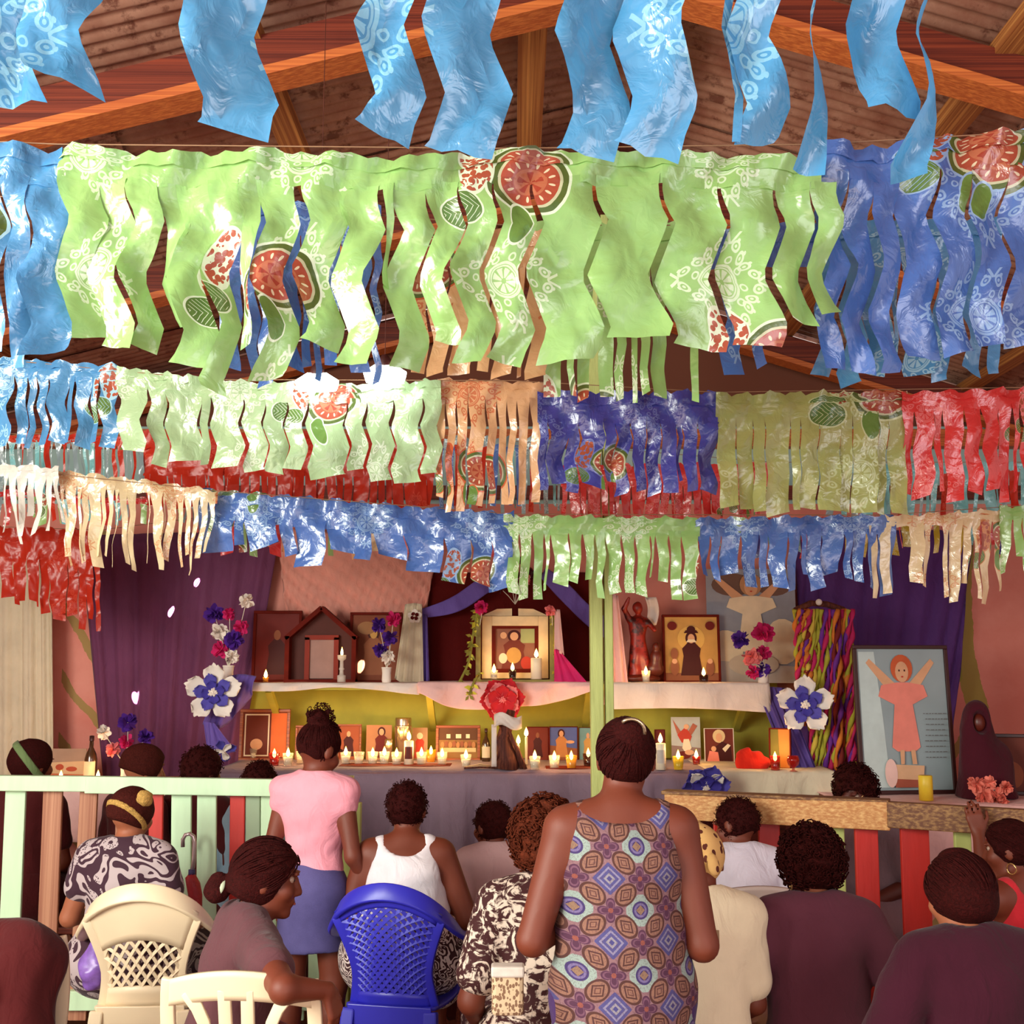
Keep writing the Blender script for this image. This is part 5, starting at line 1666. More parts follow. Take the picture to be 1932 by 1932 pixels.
def chair(label, loc, rz, m, style='lattice', arms=True, s=1.0, group='plastic chairs'):
    t = empty('plastic_chair', loc, rz, label, 'chair', group)
    t.scale = (s * .87, s, s)
    def W(b): return .165 + .055 * abs(2 * b - .75) ** 1.5 + .03 * b
    if style == 'slat': W = lambda b: .19 + .05 * math.sin(b * 2.2)
    def B(a, b):
        return Vector((a * W(b), -.205 - .10 * b + .05 * a * a, .43 + .44 * b - (.03 if style == 'slat' else .10) * a * a * b))
    # seat
    mb = MB()
    mb.grid(lambda a, b: Vector(((a - .5) * (.40 + .05 * b), -.22 + .45 * b, .44 - .02 * math.sin(math.pi * b) - .012 * math.sin(math.pi * a) + (.0 if b < .95 else -.02))), 14, 12)
    mb.build('seat', m, t, True, solid=.012)
    mb = MB()
    for (x, y, tx, ty) in ():
        pass
    for sx in (-1, 1):
        # back legs run up into the side stiles
        lg = [(sx * .215, -.30, 0), (sx * .20, -.27, .2), (sx * .185, -.225, .43)]
        ribbon(MB(), lg, .06, .04, (0, -1, 0)).build('leg', m, t, bevel=.008)
        lf = [(sx * .235, .26, 0), (sx * .225, .235, .25), (sx * .21, .205, .44)]
        ribbon(MB(), lf, .055, .04, (0, 1, 0)).build('leg', m, t, bevel=.008)
    ribbon(MB(), [(-.2, .225, .41), (0, .24, .41), (.2, .225, .41)], .06, .012, (0, 1, 0)).build('apron', m, t, bevel=.004)
    ribbon(MB(), [(-.19, -.232, .41), (0, -.236, .41), (.19, -.232, .41)], .075, .012, (0, -1, 0)).build('apron', m, t, bevel=.004)
    nb = lambda i: (0, -1, .2)
    if style in ('lattice', 'fine'):
        for sx in (-1, 1):
            ribbon(MB(), [B(sx * .9, b / 10 * .95) for b in range(0, 11)], .05, .018, nb).build('back_stile', m, t, True, bevel=.004)
        lo, hi = (.20, .60) if style == 'lattice' else (.14, .88)
        mb = MB(); mb.grid(lambda a, b: B((a - .5) * 1.8, hi + (1.0 - hi) * b), 14, 6); mb.build('back_panel', m, t, True, solid=.012)
        mb = MB(); mb.grid(lambda a, b: B((a - .5) * 1.8, lo * b), 14, 3); mb.build('back_panel', m, t, True, solid=.012)
        n, wb = (6, .0125) if style == 'lattice' else (8, .0145)
        for d in (-1, 1):
            for i in range(-n - 3, n + 4):
                # diagonal bars of the lattice
                pts = []
                for k in range(29):
                    b = lo + (hi - lo) * k / 28
                    a = (i + .5) / n * 1.5 + d * (k / 28 - .5) * (.75 if style == 'lattice' else 1.9)
                    if abs(a) <= .90: pts.append(B(a, b))
                if len(pts) > 2: ribbon(MB(), pts, wb, .010, nb).build('lattice_bar', m, t)
    else:
        mb = MB(); mb.grid(lambda a, b: B((a - .5) * 2, .84 + .17 * b - .02 * (2 * a - 1) ** 2), 16, 5); mb.build('back_panel', m, t, True, solid=.014)
        for sx in (-1, 1):
            ribbon(MB(), [B(sx * .95, b / 10) for b in range(0, 11)], .045, .018, nb).build('back_stile', m, t, True, bevel=.004)
            ribbon(MB(), [B(sx * (.40 + .45 * max(0, (b / 10 - .60) / .38) ** 2), b / 10) for b in range(0, 10)], .036, .014, nb).build('back_slat', m, t, True, bevel=.003)
        for a0 in (-.13, .13):
            ribbon(MB(), [B(a0 * (.9 + .25 * b / 9), b / 10) for b in range(0, 10)], .040, .014, nb).build('back_slat', m, t, True, bevel=.003)
        mb = MB(); mb.grid(lambda a, b: B((a - .5) * 1.8, .12 * b), 12, 3); mb.build('back_panel', m, t, True, solid=.012)
    if arms:
        pth = [(-.29, .20, .62), (-.30, .08, .645), (-.30, -.06, .67), (-.285, -.17, .72), (-.22, -.26, .80), (-.12, -.30, .855), (0, -.313, .875)]
        pth = pth + [(-x, y, z) for x, y, z in reversed(pth[:-1])]
        # smooth the path
        q = []
        for i in range(49):
            x = i / 48 * (len(pth) - 1); k = min(int(x), len(pth) - 2); f = x - k
            p0, p1, p2, p3 = (Vector(pth[max(k - 1, 0)]), Vector(pth[k]), Vector(pth[k + 1]), Vector(pth[min(k + 2, len(pth) - 1)]))
            q.append(.5 * (2 * p1 + (p2 - p0) * f + (2 * p0 - 5 * p1 + 4 * p2 - p3) * f * f + (3 * p1 - p0 - 3 * p2 + p3) * f ** 3))
        def nn(i):
            a = abs(i / 48 - .5) * 2
            c = q[i]
            o = Vector((c.x, c.y, 0)).normalized()
            return (o * (1 - .7 * a) + Vector((0, 0, .35 + .9 * a))).normalized()
        ribbon(MB(), q, .068, .02, nn).build('arm_rail', m, t, True, bevel=.006)
        for sx in (-1, 1):
            ribbon(MB(), [(sx * .225, .20, .43), (sx * .27, .21, .52), (sx * .29, .18, .625)], .05, .03, (0, 1, 0)).build('arm_support', m, t, True, bevel=.006)
    return t


def floor_at(u, v, Y): 
    p = P(u, v, Y)
    return (p.x, Y, 0)


chair('cream white lattice back armchair under the woman in the knit cap', floor_at(262, 1700, 4.36), .05, M_wchair, 'lattice', s=.97).location.y = 4.62
chair('cream white slatted chair of the woman in profile, nearest the camera', floor_at(457, 1850, 3.12), -.06, M_wchair, 'slat', arms=False, s=1.0).location.y = 3.42
chair('royal blue perforated armchair under the woman in white tank top', floor_at(758, 1700, 4.36), -.2, M_bchair, 'fine', s=.97).location.y = 4.62
chair('greyish white chair behind the boy in the white shirt', floor_at(1425, 1700, 4.6), -.1, M_gchair, 'slat', arms=False, s=1.0)
chair('white chair at the right edge under the girl in red', floor_at(1975, 1720, 4.05), .25, M_wchair, 'slat', s=1.0)
chair('white armchair cut off by the left edge', floor_at(-125, 1800, 3.55), .2, M_wchair, 'lattice', s=1.0)
chair('chair under the dark jacket at the left edge', floor_at(34, 1800, 3.78), .1, M_wchair, 'slat', arms=False, s=1.03)
f = Field((-.32, -.5, .2), (.32, .0, 1.02), .012)
f.ell((0, -.31, .80), (.24, .06, .14), .04); f.cone((-.16, -.32, .8), (-.2, -.36, .35), .09, .08, .06); f.cone((.14, -.32, .8), (.16, -.37, .3), .1, .1, .06); f.ell((0, -.33, .55), (.2, .06, .25), .05)
f.wave(.016, 24, .4, .5)
o = f.build('dark_jacket', mat_cloth('dark_brown_jacket_cloth', (78, 22, 24))); o.location = floor_at(40, 1800, 3.78); tag(o, 'dark jacket draped over a chair back at the left edge', 'jacket')
# ------------------------------------------------------------------ people
def mat_skin(name, c):
    m, nt, out = new_mat(name)
    vec, _ = coords(nt)
    n = noise(nt, vec, 7, 3)
    c = C(*c)
    col = cmix(nt, n, tuple(x * .8 for x in c[:3]) + (1,), tuple(x * 1.15 for x in c[:3]) + (1,))
    finish(nt, out, col, .56, bump(nt, noise(nt, vec, 120, 2), .08, .002), spec=.5)
    return m


def mat_hair(name, c, f=130.0, strength=.9):
    m, nt, out = new_mat(name)
    vec, _ = coords(nt)
    n = noise(nt, vec, f, 3, .6, 1.0)
    c = C(*c)
    col = cmix(nt, ((n - .35) * 3).clamp(), tuple(x * .6 for x in c[:3]) + (1,), tuple(x * 1.3 for x in c[:3]) + (1,))
    finish(nt, out, col, .8, bump(nt, n, strength, .006), spec=.12)
    return m


SK1 = mat_skin('brown_skin', (116, 52, 32))
SK2 = mat_skin('dark_brown_skin', (90, 34, 22))
SK3 = mat_skin('light_brown_skin', (164, 96, 66))
HAIR = mat_hair('black_hair', (54, 9, 8))
HAIRC = mat_hair('curly_black_hair', (54, 10, 8), 90, 1.0)
HAIRB = mat_hair('brown_curly_hair', (96, 40, 22), 80, 1.0)
M_eye = mat('eye_white', (176, 146, 128), .3, .02)
M_iris = mat('dark_iris', (40, 16, 10), .15, .02)
M_lip = mat('lips', (140, 60, 48), .4, .05)
M_gold = mat('gold_earring', (240, 200, 130), .2, .05, metal=.9)


def RX_(a): return np.array([[1, 0, 0], [0, math.cos(a), -math.sin(a)], [0, math.sin(a), math.cos(a)]])
def RY_(a): return np.array([[math.cos(a), 0, math.sin(a)], [0, 1, 0], [-math.sin(a), 0, math.cos(a)]])
def RZ_(a): return np.array([[math.cos(a), -math.sin(a), 0], [math.sin(a), math.cos(a), 0], [0, 0, 1]])


def hand(f, w, d, n, s, side, curl=.5):
    """palm and five fingers; w wrist, d pointing direction, n back-of-hand normal"""
    w, d, n = (np.array(x, float) for x in (w, d, n))
    d /= np.linalg.norm(d)
    n = n - d * (n @ d); n /= np.linalg.norm(n)
    x = np.cross(d, n) * side
    q = .0085 * s
    for i, (off, L) in enumerate(((-.030, .030), (-.010, .036), (.011, .034), (.030, .026))):
        kn = w + (d * (.085 - .006 * abs(i - 1.3)) + x * off) * s
        f.cone(w + x * off * .55 * s, kn, .0135 * s, .0115 * s, .010)
        c, e = math.cos(curl), math.sin(curl)
        m = kn + (d * c - n * e) * L * s
        f.cone(kn, m, q * 1.08, q, .003)
        c2, e2 = math.cos(curl * 2), math.sin(curl * 2)
        f.cone(m, m + (d * c2 - n * e2) * L * .95 * s, q, q * .8, .003)
    th = w + (d * .025 - x * .03) * s
    t2 = th + (d * .035 - x * .026 - n * .012) * s
    f.cone(w, th, .014 * s, .0135 * s, .01)
    f.cone(th, t2, .012 * s, .010 * s, .004)
    f.cone(t2, t2 + (d * .030 - x * .006 - n * .012) * s, .010 * s, .008 * s, .003)


class Person:
    def __init__(p, label, loc, rz=0.0, ztop=1.25, seat=.45, fat=1.0, lean=0.1, head=(0.15, 0, 0), arms=None, skin=SK1, h=.0095, headk=1.0, legs=True, sh=1.0, hx=0.0):
        p.root = empty('person', loc, rz, label, 'person')
        p.rz, p.loc = rz, Vector(loc)
        p.seat, p.fat, p.skin, p.h = seat, fat, skin, h
        if seat is not None:
            s = (ztop - seat) / (.10 + .725 * math.cos(lean))
            p.pel = np.array((0, 0, seat + .10 * s))
        else:
            s = ztop / (.875 + .725 * math.cos(lean))
            p.pel = np.array((0, 0, .875 * s))
        p.s = s
        p.RL = RX_(-lean)
        p.hk = headk * s
        T = p.T
        p.hc = T((hx, .022, .605))
        p.RH = p.RL @ RZ_(head[1]) @ RX_(-head[0]) @ RY_(head[2])
        p.sh = {sd: T((sd * .165 * sh, -.01, .415)) for sd in (-1, 1)}
        p.el, p.wr, p.hd = {}, {}, {}
        arms = arms or {}
        for sd in (-1, 1):
            A = arms.get(sd)
            if A is None: A = ((sd * .235, .0, .16), (sd * .09, .24, .09))
            p.el[sd] = p.pt(A[0]); p.wr[sd] = p.pt(A[1])
            p.hd[sd] = A[2] if len(A) > 2 else None
        if seat is not None:
            p.hip = {sd: p.pel + np.array((sd * .085 * fat, 0, -.02)) * s for sd in (-1, 1)}
            p.kn = {sd: np.array((sd * .12, .42 * s, seat + .055)) for sd in (-1, 1)}
            p.an = {sd: np.array((sd * .12, .40 * s, .075)) for sd in (-1, 1)}
        else:
            p.hip = {sd: p.pel + np.array((sd * .085 * fat, 0, -.03)) * s for sd in (-1, 1)}
            p.kn = {sd: np.array((sd * .09, .02, .47 * s)) for sd in (-1, 1)}
            p.an = {sd: np.array((sd * .09, -.02, .075)) for sd in (-1, 1)}
        pts = [p.hc] + list(p.el.values()) + list(p.wr.values()) + list(p.kn.values()) + list(p.an.values()) + list(p.sh.values()) + list(p.hip.values())
        pts = np.array(pts)
        p.lo = pts.min(0) - .24; p.hi = pts.max(0) + .26
        p.lo[2] = -.01

    def pt(p, a):
        """arm target: a tuple in body units, or a world Vector"""
        if isinstance(a, Vector):
            d = np.array(a - p.loc)
            return RZ_(-p.rz) @ d
        return p.T(a)

    def T(p, a): return p.pel + p.RL @ (np.array(a, float) * p.s)
    def Hd(p, a): return p.hc + p.RH @ (np.array(a, float) * p.hk)

    def torso(p, f, e=0.0, k=.045, parts='pbcs', chest=1.0):
        s, ft = p.s, p.fat
        if 'p' in parts: f.ell(p.T((0, 0, .02)), np.array((.165 * ft, .118 * ft, .13)) * s + e, k, p.RL)
        if 'b' in parts: f.ell(p.T((0, .015, .17)), np.array((.145 * ft, .108 * ft, .14)) * s + e, k, p.RL)
        if 'c' in parts: f.ell(p.T((0, 0, .32)), np.array((.158 * (ft * .5 + .5) * chest, .11 * (ft * .6 + .4), .155)) * s + e, k, p.RL)
        if 's' in parts:
            f.cone(p.T((-.12, -.012, .415)), p.T((.12, -.012, .415)), .062 * s + e, .062 * s + e, k)
            for sd in (-1, 1): f.cone(p.T((sd * .03, -.02, .475)), p.T((sd * .15, -.015, .43)), .044 * s + e, .05 * s + e, .03)

    def body(p, hands=(1, 1), eyes=False):
        s = p.s; k_ = p.hk
        f = Field(p.lo, p.hi, p.h)
        p.torso(f)
        f.cone(p.T((0, -.015, .44)), p.T((0, .012, .53)), .056 * s, .048 * s, .03)
        for sd in (-1, 1):
            fa = .5 + .5 * p.fat
            f.cone(p.sh[sd], p.el[sd], .053 * s * fa, .041 * s * fa, .03)
            f.cone(p.el[sd], p.wr[sd], .041 * s * fa, .026 * s, .012)
            dv = p.wr[sd] - p.el[sd]
            if p.hd[sd] is not None:
                dv = RZ_(-p.rz) @ np.array(p.hd[sd][0], float); nn = RZ_(-p.rz) @ np.array(p.hd[sd][1], float); cu = p.hd[sd][2]
            else: nn = np.array((0, 0, 1.0)) if abs(dv[2]) < .9 * np.linalg.norm(dv) else np.array((sd * 1., 0, 0)); cu = .45
            hand(f, p.wr[sd], dv, nn, s * .98, sd, cu)
            f.cone(p.hip[sd], p.kn[sd], .088 * s * p.fat, .060 * s, .04)
            f.cone(p.kn[sd], p.an[sd], .058 * s, .036 * s, .02)
            mid = p.kn[sd] * .65 + p.an[sd] * .35 + np.array((0, -.02, 0))
            f.ell(mid, (.05 * s, .055 * s, .11 * s), .03)
            a = p.an[sd]
            f.cone(a + np.array((0, -.03, -.035)), a + np.array((0, .13 * s, -.05)), .033, .022, .02)
            f.ell(a + np.array((0, .10 * s, -.052)), (.042 * s, .06 * s, .020), .015)
        # head with a face
        H = p.Hd
        f.ell(H((0, -.012, .022)), np.array((.076, .094, .090)) * k_, .02, p.RH)
        f.ell(H((0, .028, -.045)), np.array((.055, .064, .064)) * k_, .03, p.RH)
        f.cone(H((0, .086, .018)), H((0, .103, -.020)), .008 * k_, .013 * k_, .012)
        for sd in (-1, 1):
            f.ell(H((sd * .012, .096, -.024)), np.array((.010, .010, .009)) * k_, .008, p.RH)
            f.ell(H((sd * .040, .060, -.022)), np.array((.026, .028, .026)) * k_, .02, p.RH)
            f.ell(H((sd * .031, .100, .016)), np.array((.018, .018, .011)) * k_, .012, p.RH, op='s')
            f.ell(H((sd * .030, .084, .036)), np.array((.024, .012, .007)) * k_, .01, p.RH)
            f.ell(H((sd * .079, -.006, -.006)), np.array((.011, .021, .033)) * k_, .008, p.RH)
        f.ell(H((0, .088, -.050)), np.array((.024, .011, .006)) * k_, .005, p.RH)
        f.ell(H((0, .086, -.062)), np.array((.021, .011, .006)) * k_, .005, p.RH)
        f.ell(H((0, .070, -.090)), np.array((.024, .022, .018)) * k_, .015, p.RH)
        o = f.build('body', p.skin, p.root)
        if eyes:
            for sd in (-1, 1):
                ey = MB().ball(H((sd * .031, .0715, .016)), .0118 * k_, 12, 8).build('eye', M_eye, p.root, True)
                MB().ball(H((sd * .031, .0802, .016)), .0058 * k_, 10, 6).build('iris', M_iris, ey, True)
        return o

    def hair(p, m, t=.012, dn=.003, df=90, face=1.0, low=-.07, extra=(), name='hair', h=None, back=0.0):
        f = Field(p.hc - .26, p.hc + .28, h or .0075)
        R = np.array((.076 + t, .094 + t, .090 + t)) * p.hk
        f.ell(p.Hd((0, -.014, .024)), R, 0, p.RH, dn=dn, df=df, seed=.7)
        if back: f.ell(p.Hd((0, -.045, -.03)), np.array((.07 + t * .6, .06 + back, .07)) * p.hk, .03, p.RH, dn=dn, df=df, seed=.2)
        f.ell(p.Hd((0, .105, -.035)), np.array((.088, .085 * face, .105)) * p.hk, .012, p.RH, op='s')
        f.plane(-(p.RH @ np.array((0, .25, 1.0))), p.Hd((0, -.05, low)), .01)
        for e in extra:
            c, r, d2 = e
            f.ell(p.Hd(c), np.array(r) * p.hk, .012, p.RH, dn=d2, df=df * 1.1, seed=1.9)
        return f.build(name, m, p.root)

    def onhead(p, q, t):
        R = np.array((.076 + t, .094 + t, .090 + t)); c = np.array((0, -.014, .024))
        d = (q - c) / R
        return c + d / np.linalg.norm(d) * R

    def covered(p, q, low):
        e = (q - np.array((0, .105, -.035))) / np.array((.088, .085, .105))
        return e @ e > 1.05 and (q[2] - low) + .25 * (q[1] + .05) > .006

    def strands(p, m, target, n=220, t=.013, low=-.07, steps=9, r=.0016, L=.10, seed=1):
        """combed hair: thin locks lying on the head and running to the knot"""
        rnd = np.random.RandomState(seed)
        mb = MB(); tg = np.array(target); k = 0
        while k < n:
            q = rnd.normal(size=3); q = p.onhead(q / np.linalg.norm(q) * .1 + np.array((0, -.014, .024)), t)
            if not p.covered(q, low): continue
            k += 1
            pts = []
            for i in range(steps):
                pts.append(Vector(p.Hd(q)))
                d = tg - q
                if np.linalg.norm(d) < .035: break
                q = p.onhead(q + d / np.linalg.norm(d) * L / steps + rnd.normal(size=3) * .0008, t)
            if len(pts) > 3: mb.tube(pts, [r * .5] + [r * 1.4] * (len(pts) - 2) + [r * .6], 4)
        mb.build('combed_locks', m, p.root, True)

    def curls(p, m, n=500, t=.03, low=-.08, r=.008, tr=.0021, seed=2, extra=()):
        """tight curls standing on the hair mass"""
        rnd = np.random.RandomState(seed)
        mb = MB(); k = 0
        while k < n:
            q = rnd.normal(size=3); q /= np.linalg.norm(q)
            if extra and k % 4 == 0:
                c, rr = extra
                b = np.array(c) + q * np.array(rr)
            else:
                b = p.onhead(q * .1 + np.array((0, -.014, .024)), t + rnd.uniform(-.006, .006))
                if not p.covered(b, low): continue
            k += 1
            a1 = np.cross(q, rnd.normal(size=3)); a1 /= np.linalg.norm(a1); a2 = np.cross(q, a1)
            pts = []
            ph = rnd.uniform(0, 6)
            for i in range(9):
                w = ph + i * .95
                pts.append(Vector(p.Hd(b + (a1 * math.cos(w) + a2 * math.sin(w)) * r * (.6 + .08 * i) + q * (i - 4) * .0022)))
            mb.tube(pts, tr, 4)
        mb.build('curls', m, p.root, True)

    def top(p, m, kind='tee', e=.012, hem=-.08, sleeve=.62, wave=.0035, neck=1.0, name='shirt', wf=26, scoop=(.09, .09, .09), loose=0.0, chest=1.0):
        s = p.s
        f = Field(p.lo, p.hi, p.h * 1.05)
        p.torso(f, e, .05, 'pbc' if kind == 'tank' else 'pbcs', chest)
        if loose:
            f.cone(p.T((0, .01, hem + .05)), p.T((0, 0, .3)), .155 * s * p.fat + loose, .13 * s * p.fat, .05)
        if kind == 'tank':
            for sd in (-1, 1): f.cone(p.T((sd * .085, .05, .36)), p.T((sd * .098, -.02, .445)), .045 * s + e, .034 * s + e, .03); f.cone(p.T((sd * .098, -.02, .445)), p.T((sd * .085, -.055, .34)), .034 * s + e, .05 * s + e, .03)
            for sd in (-1, 1): f.ell(p.T((sd * .215, -.01, .37)), np.array((.075, .13, .10)) * s, .015, p.RL, op='s')
            f.ell(p.T((0, -.075, .50)), np.array(scoop) * s, .008, p.RL, op='s')
        else:
            fa = .5 + .5 * p.fat
            for sd in (-1, 1):
                q = p.sh[sd] + (p.el[sd] - p.sh[sd]) * sleeve
                f.cone(p.sh[sd], q, .056 * s * fa + e, .047 * s * fa + e * 1.5, .02)
                d = (p.el[sd] - p.sh[sd])
            f.ell(p.T((0, .012, .545)), np.array((.072 * neck, .078, .052)) * s, .006, p.RL, op='s')
        if wave: f.wave(wave, wf, .9, 1.6)
        f.plane(-(p.RL @ np.array((0, 0, 1.0))), p.T((0, 0, hem)))
        # sleeves end square to the arm
        return f.build(name, m, p.root)

    def skirt(p, m, e=.02, length=.9, name='skirt', wave=.004):
        f = Field(p.lo, p.hi, p.h * 1.1)
        s = p.s
        f.ell(p.T((0, 0, .0)), np.array((.168 * p.fat, .122 * p.fat, .13)) * s + e, .05, p.RL)
        if p.seat is not None:
            for sd in (-1, 1):
                f.cone(p.hip[sd], p.kn[sd], .095 * s * p.fat + e, .075 * s + e, .08)
                q = p.kn[sd] + (p.an[sd] - p.kn[sd]) * max(0, length - .5)
                f.cone(p.kn[sd], q, .075 * s + e, .085 * s + e, .06)
            f.ell((p.kn[1] + p.kn[-1]) / 2, (.14, .07, .07), .05)
        else:
            b = p.pel * np.array((1, 1, 0)) + np.array((0, .0, p.pel[2] - length * s))
            f.cone(p.pel - np.array((0, 0, .03)), b, .155 * s * p.fat + e, .17 * s * p.fat + e, .05)
            f.plane((0, 0, -1), b)
        f.plane(p.RL @ np.array((0, 0, 1.0)), p.T((0, 0, .13)))
        f.wave(wave, 24, .3, .4)
        return f.build(name, m, p.root)

    def trousers(p, m, e=.006, name='trousers', cut=.95):
        f = Field(p.lo, p.hi, p.h * 1.15)
        s = p.s
        f.ell(p.T((0, 0, .0)), np.array((.165 * p.fat, .12 * p.fat, .125)) * s + e, .05, p.RL)
        for sd in (-1, 1):
            f.cone(p.hip[sd], p.kn[sd], .09 * s * p.fat + e, .064 * s + e, .04)
            f.cone(p.kn[sd], p.kn[sd] + (p.an[sd] - p.kn[sd]) * cut, .062 * s + e, .05 * s + e, .03)
        f.plane(p.RL @ np.array((0, 0, 1.0)), p.T((0, 0, .03)))
        f.wave(.003, 25, .5, .6)
        return f.build(name, m, p.root)

    def earring(p, sd, big=.02):
        c = p.Hd((sd * .088, -.006, -.05))
        pts = [(c[0], c[1] + big * math.cos(a), c[2] - big * .9 + big * math.sin(a)) for a in [i * math.pi / 8 for i in range(17)]]
        MB().tube(pts, .0025, 6).build('earring', M_gold, p.root, True)


# cloth patterns
def pat_mosaic():
    m, nt, out = new_mat('mosaic_print_cloth')
    vec, (x, y, z) = coords(nt)
    X, Z = (x + y * .25) / .0755, z / .0755
    ix, iz = (X + .5).floor(), (Z + .5).floor()
    ca, cb = (X + .5).fract() - .5, (Z + .5).fract() - .5
    ox, oz = (ix * .5).fract().gt(.25), (iz * .5).fract().gt(.25)
    r, man = hyp(ca, cb), ca.abs() + cb.abs()
    hx, hz = X.fract() - .5, Z.fract() - .5
    par = ((X.floor() + Z.floor()) * .5).fract().gt(.25) * 2.0 - 1.0
    q = hyp((hx + hz * par) / .60, (hx - hz * par) / .44)
    hm = ((hx + hz * par) / .60).abs() + ((hx - hz * par) / .44).abs()
    n = noise(nt, vec, 60, 3)
    base = cmix(nt, n, C(150, 112, 122), C(180, 142, 142))
    t1 = cmix(nt, man.lt(.60), base, C(178, 206, 192))
    t1 = cmix(nt, r.lt(.29), t1, C(76, 62, 128))
    t1 = cmix(nt, (r - .19).abs().lt(.035), t1, C(140, 130, 180))
    t1 = cmix(nt, man.lt(.16), t1, C(170, 140, 110))
    th = ca.atan2(cb)
    q4 = r - .16 - (th * 2).cos().abs() * .24
    t3 = cmix(nt, q4.lt(0.0), base, C(98, 54, 84))
    t3 = cmix(nt, (q4 + .09).abs().lt(.03), t3, C(140, 96, 120))
    t3 = cmix(nt, r.lt(.08), t3, C(170, 96, 80))
    t4 = cmix(nt, man.lt(.52), base, C(92, 92, 156))
    t4 = cmix(nt, (man - .34).abs().lt(.04), t4, C(160, 158, 190))
    t4 = cmix(nt, man.lt(.18), t4, C(170, 170, 180))
    t4 = cmix(nt, man.lt(.09), t4, C(80, 80, 150))
    col = cmix(nt, (ox - oz).abs(), cmix(nt, ox, t1, t4), t3)
    ov = cmix(nt, q.lt(.80), C(96, 56, 46), C(172, 128, 104))
    ov = cmix(nt, (hm - .62).abs().lt(.09), ov, C(92, 52, 44))
    ov = cmix(nt, (hm - .30).abs().lt(.06), ov, C(110, 66, 56))
    col = cmix(nt, q.lt(1.0), col, ov)
    col = cmix(nt, noise(nt, vec, 230, 2).gt(.56) * 0.35, col, C(96, 58, 78))
    rg = nt.nodes.new('ShaderNodeMix'); rg.data_type = 'RGBA'; rg.blend_type = 'MULTIPLY'; rg.inputs[0].default_value = 1.0
    nt.links.new(col, rg.inputs[6]); rg.inputs[7].default_value = (.62, .56, .60, 1)
    col = rg.outputs[2]
    finish(nt, out, col, .85, bump(nt, noise(nt, vec, 14, 3), .3, .01))
    return m


def pat_swirl(name, dark, light, f1=9.0, dots=True):
    """bold dark and light swirls with dotted fills"""
    m, nt, out = new_mat(name)
    vec, (x, y, z) = coords(nt)
    n = noise(nt, vec, f1, 1.0, .4, 1.8)
    band = ((n * 6).fract() - .5).abs()
    col = cmix(nt, band.lt(.27), C(*light), C(*dark))
    if dots:
        vo = nt.nodes.new('ShaderNodeTexVoronoi'); vo.inputs['Scale'].default_value = 120.0
        nt.links.new(vec, vo.inputs['Vector'])
        dd = E(nt, vo.outputs['Distance']).lt(.32)
        sel = noise(nt, vec, f1 * .8, 1).gt(.52)
        col = cmix(nt, dd * sel * band.gt(.22), col, C(*dark))
    finish(nt, out, col, .85, sheen=.1)
    return m


def pat_spots(name, base, spot, sc=38.0, thr=.34):
    m, nt, out = new_mat(name)
    vec, _ = coords(nt)
    vo = nt.nodes.new('ShaderNodeTexVoronoi'); vo.inputs['Scale'].default_value = sc
    nt.links.new(stretch(nt, vec, (1, 1, .7)), vo.inputs['Vector'])
    col = cmix(nt, E(nt, vo.outputs['Distance']).lt(thr), C(*base), C(*spot))
    finish(nt, out, col, .85, bump(nt, noise(nt, vec, 40, 2), .3, .004))
    return m


def pat_floral(name, dark, light, f1=16.0, t=.5):
    m, nt, out = new_mat(name)
    vec, _ = coords(nt)
    n = noise(nt, vec, f1, 4, .6, 2.5)
    n2 = noise(nt, vec, f1 * .35, 2)
    col = cmix(nt, ((n + n2 * .4 - t - .2) * 14).clamp(), C(*dark), C(*light))
    finish(nt, out, col, .85)
    return m


def pat_denim():
    m, nt, out = new_mat('denim')
    vec, (x, y, z) = coords(nt)
    n = noise(nt, vec, 6, 3)
    w = noise(nt, stretch(nt, vec, (60, 60, 300)), 4, 2)
    col = cmix(nt, (n * .7 + w * .4 - .2).clamp(), C(48, 40, 92), C(120, 112, 176))
    finish(nt, out, col, .85, bump(nt, w, .25, .002))
    return m


M_mosaic = pat_mosaic()
M_swirl = pat_swirl('black_and_white_swirl_print', (58, 24, 42), (186, 168, 170), 6.0)
M_floralbw = pat_floral('black_and_white_floral_print', (60, 16, 20), (226, 206, 190), 18)
M_zebra = pat_swirl('black_and_white_skirt_print', (60, 20, 26), (226, 210, 204), 16, False)
M_leop = pat_spots('leopard_print_scarf', (226, 178, 110), (92, 34, 20), 46, .36)
M_denim = pat_denim()
M_tpink = mat_cloth('pink_cotton', (246, 160, 176))
M_twhite = mat_cloth('white_cotton', (236, 226, 232))
M_twhite2 = mat_cloth('white_shirt_cotton', (222, 212, 226))
M_tcream = mat_cloth('cream_cotton', (244, 226, 192))
M_tgrey = mat_cloth('charcoal_tee', (98, 60, 66))
M_tmauve = mat_cloth('mauve_grey_tee', (100, 52, 66))
M_tnavy = mat_cloth('dark_maroon_navy_tee', (62, 20, 36))
M_tpale = mat_cloth('pale_pinkish_shirt', (216, 176, 176))
M_tred = mat_cloth('red_top', (206, 46, 56))
M_tdark = mat_cloth('dark_clothes', (78, 24, 26))
M_tgreyd = mat_cloth('grey_dress', (130, 104, 112))
M_tblue = mat_cloth('pale_blue_shirt', (150, 176, 196))
M_navyp = mat_cloth('navy_trousers', (70, 44, 96))
M_capd = mat_hair('dark_knit', (72, 24, 18), 150, 1.0)
M_capy = mat_hair('yellow_knit', (210, 166, 92), 160, 1.0)
M_scarf = mat_cloth('green_headscarf', (110, 130, 84))


def at(u, Y): return (P(u, 1600, Y).x, Y, 0)


def ztop(u, v, Y): return P(u, v, Y).z


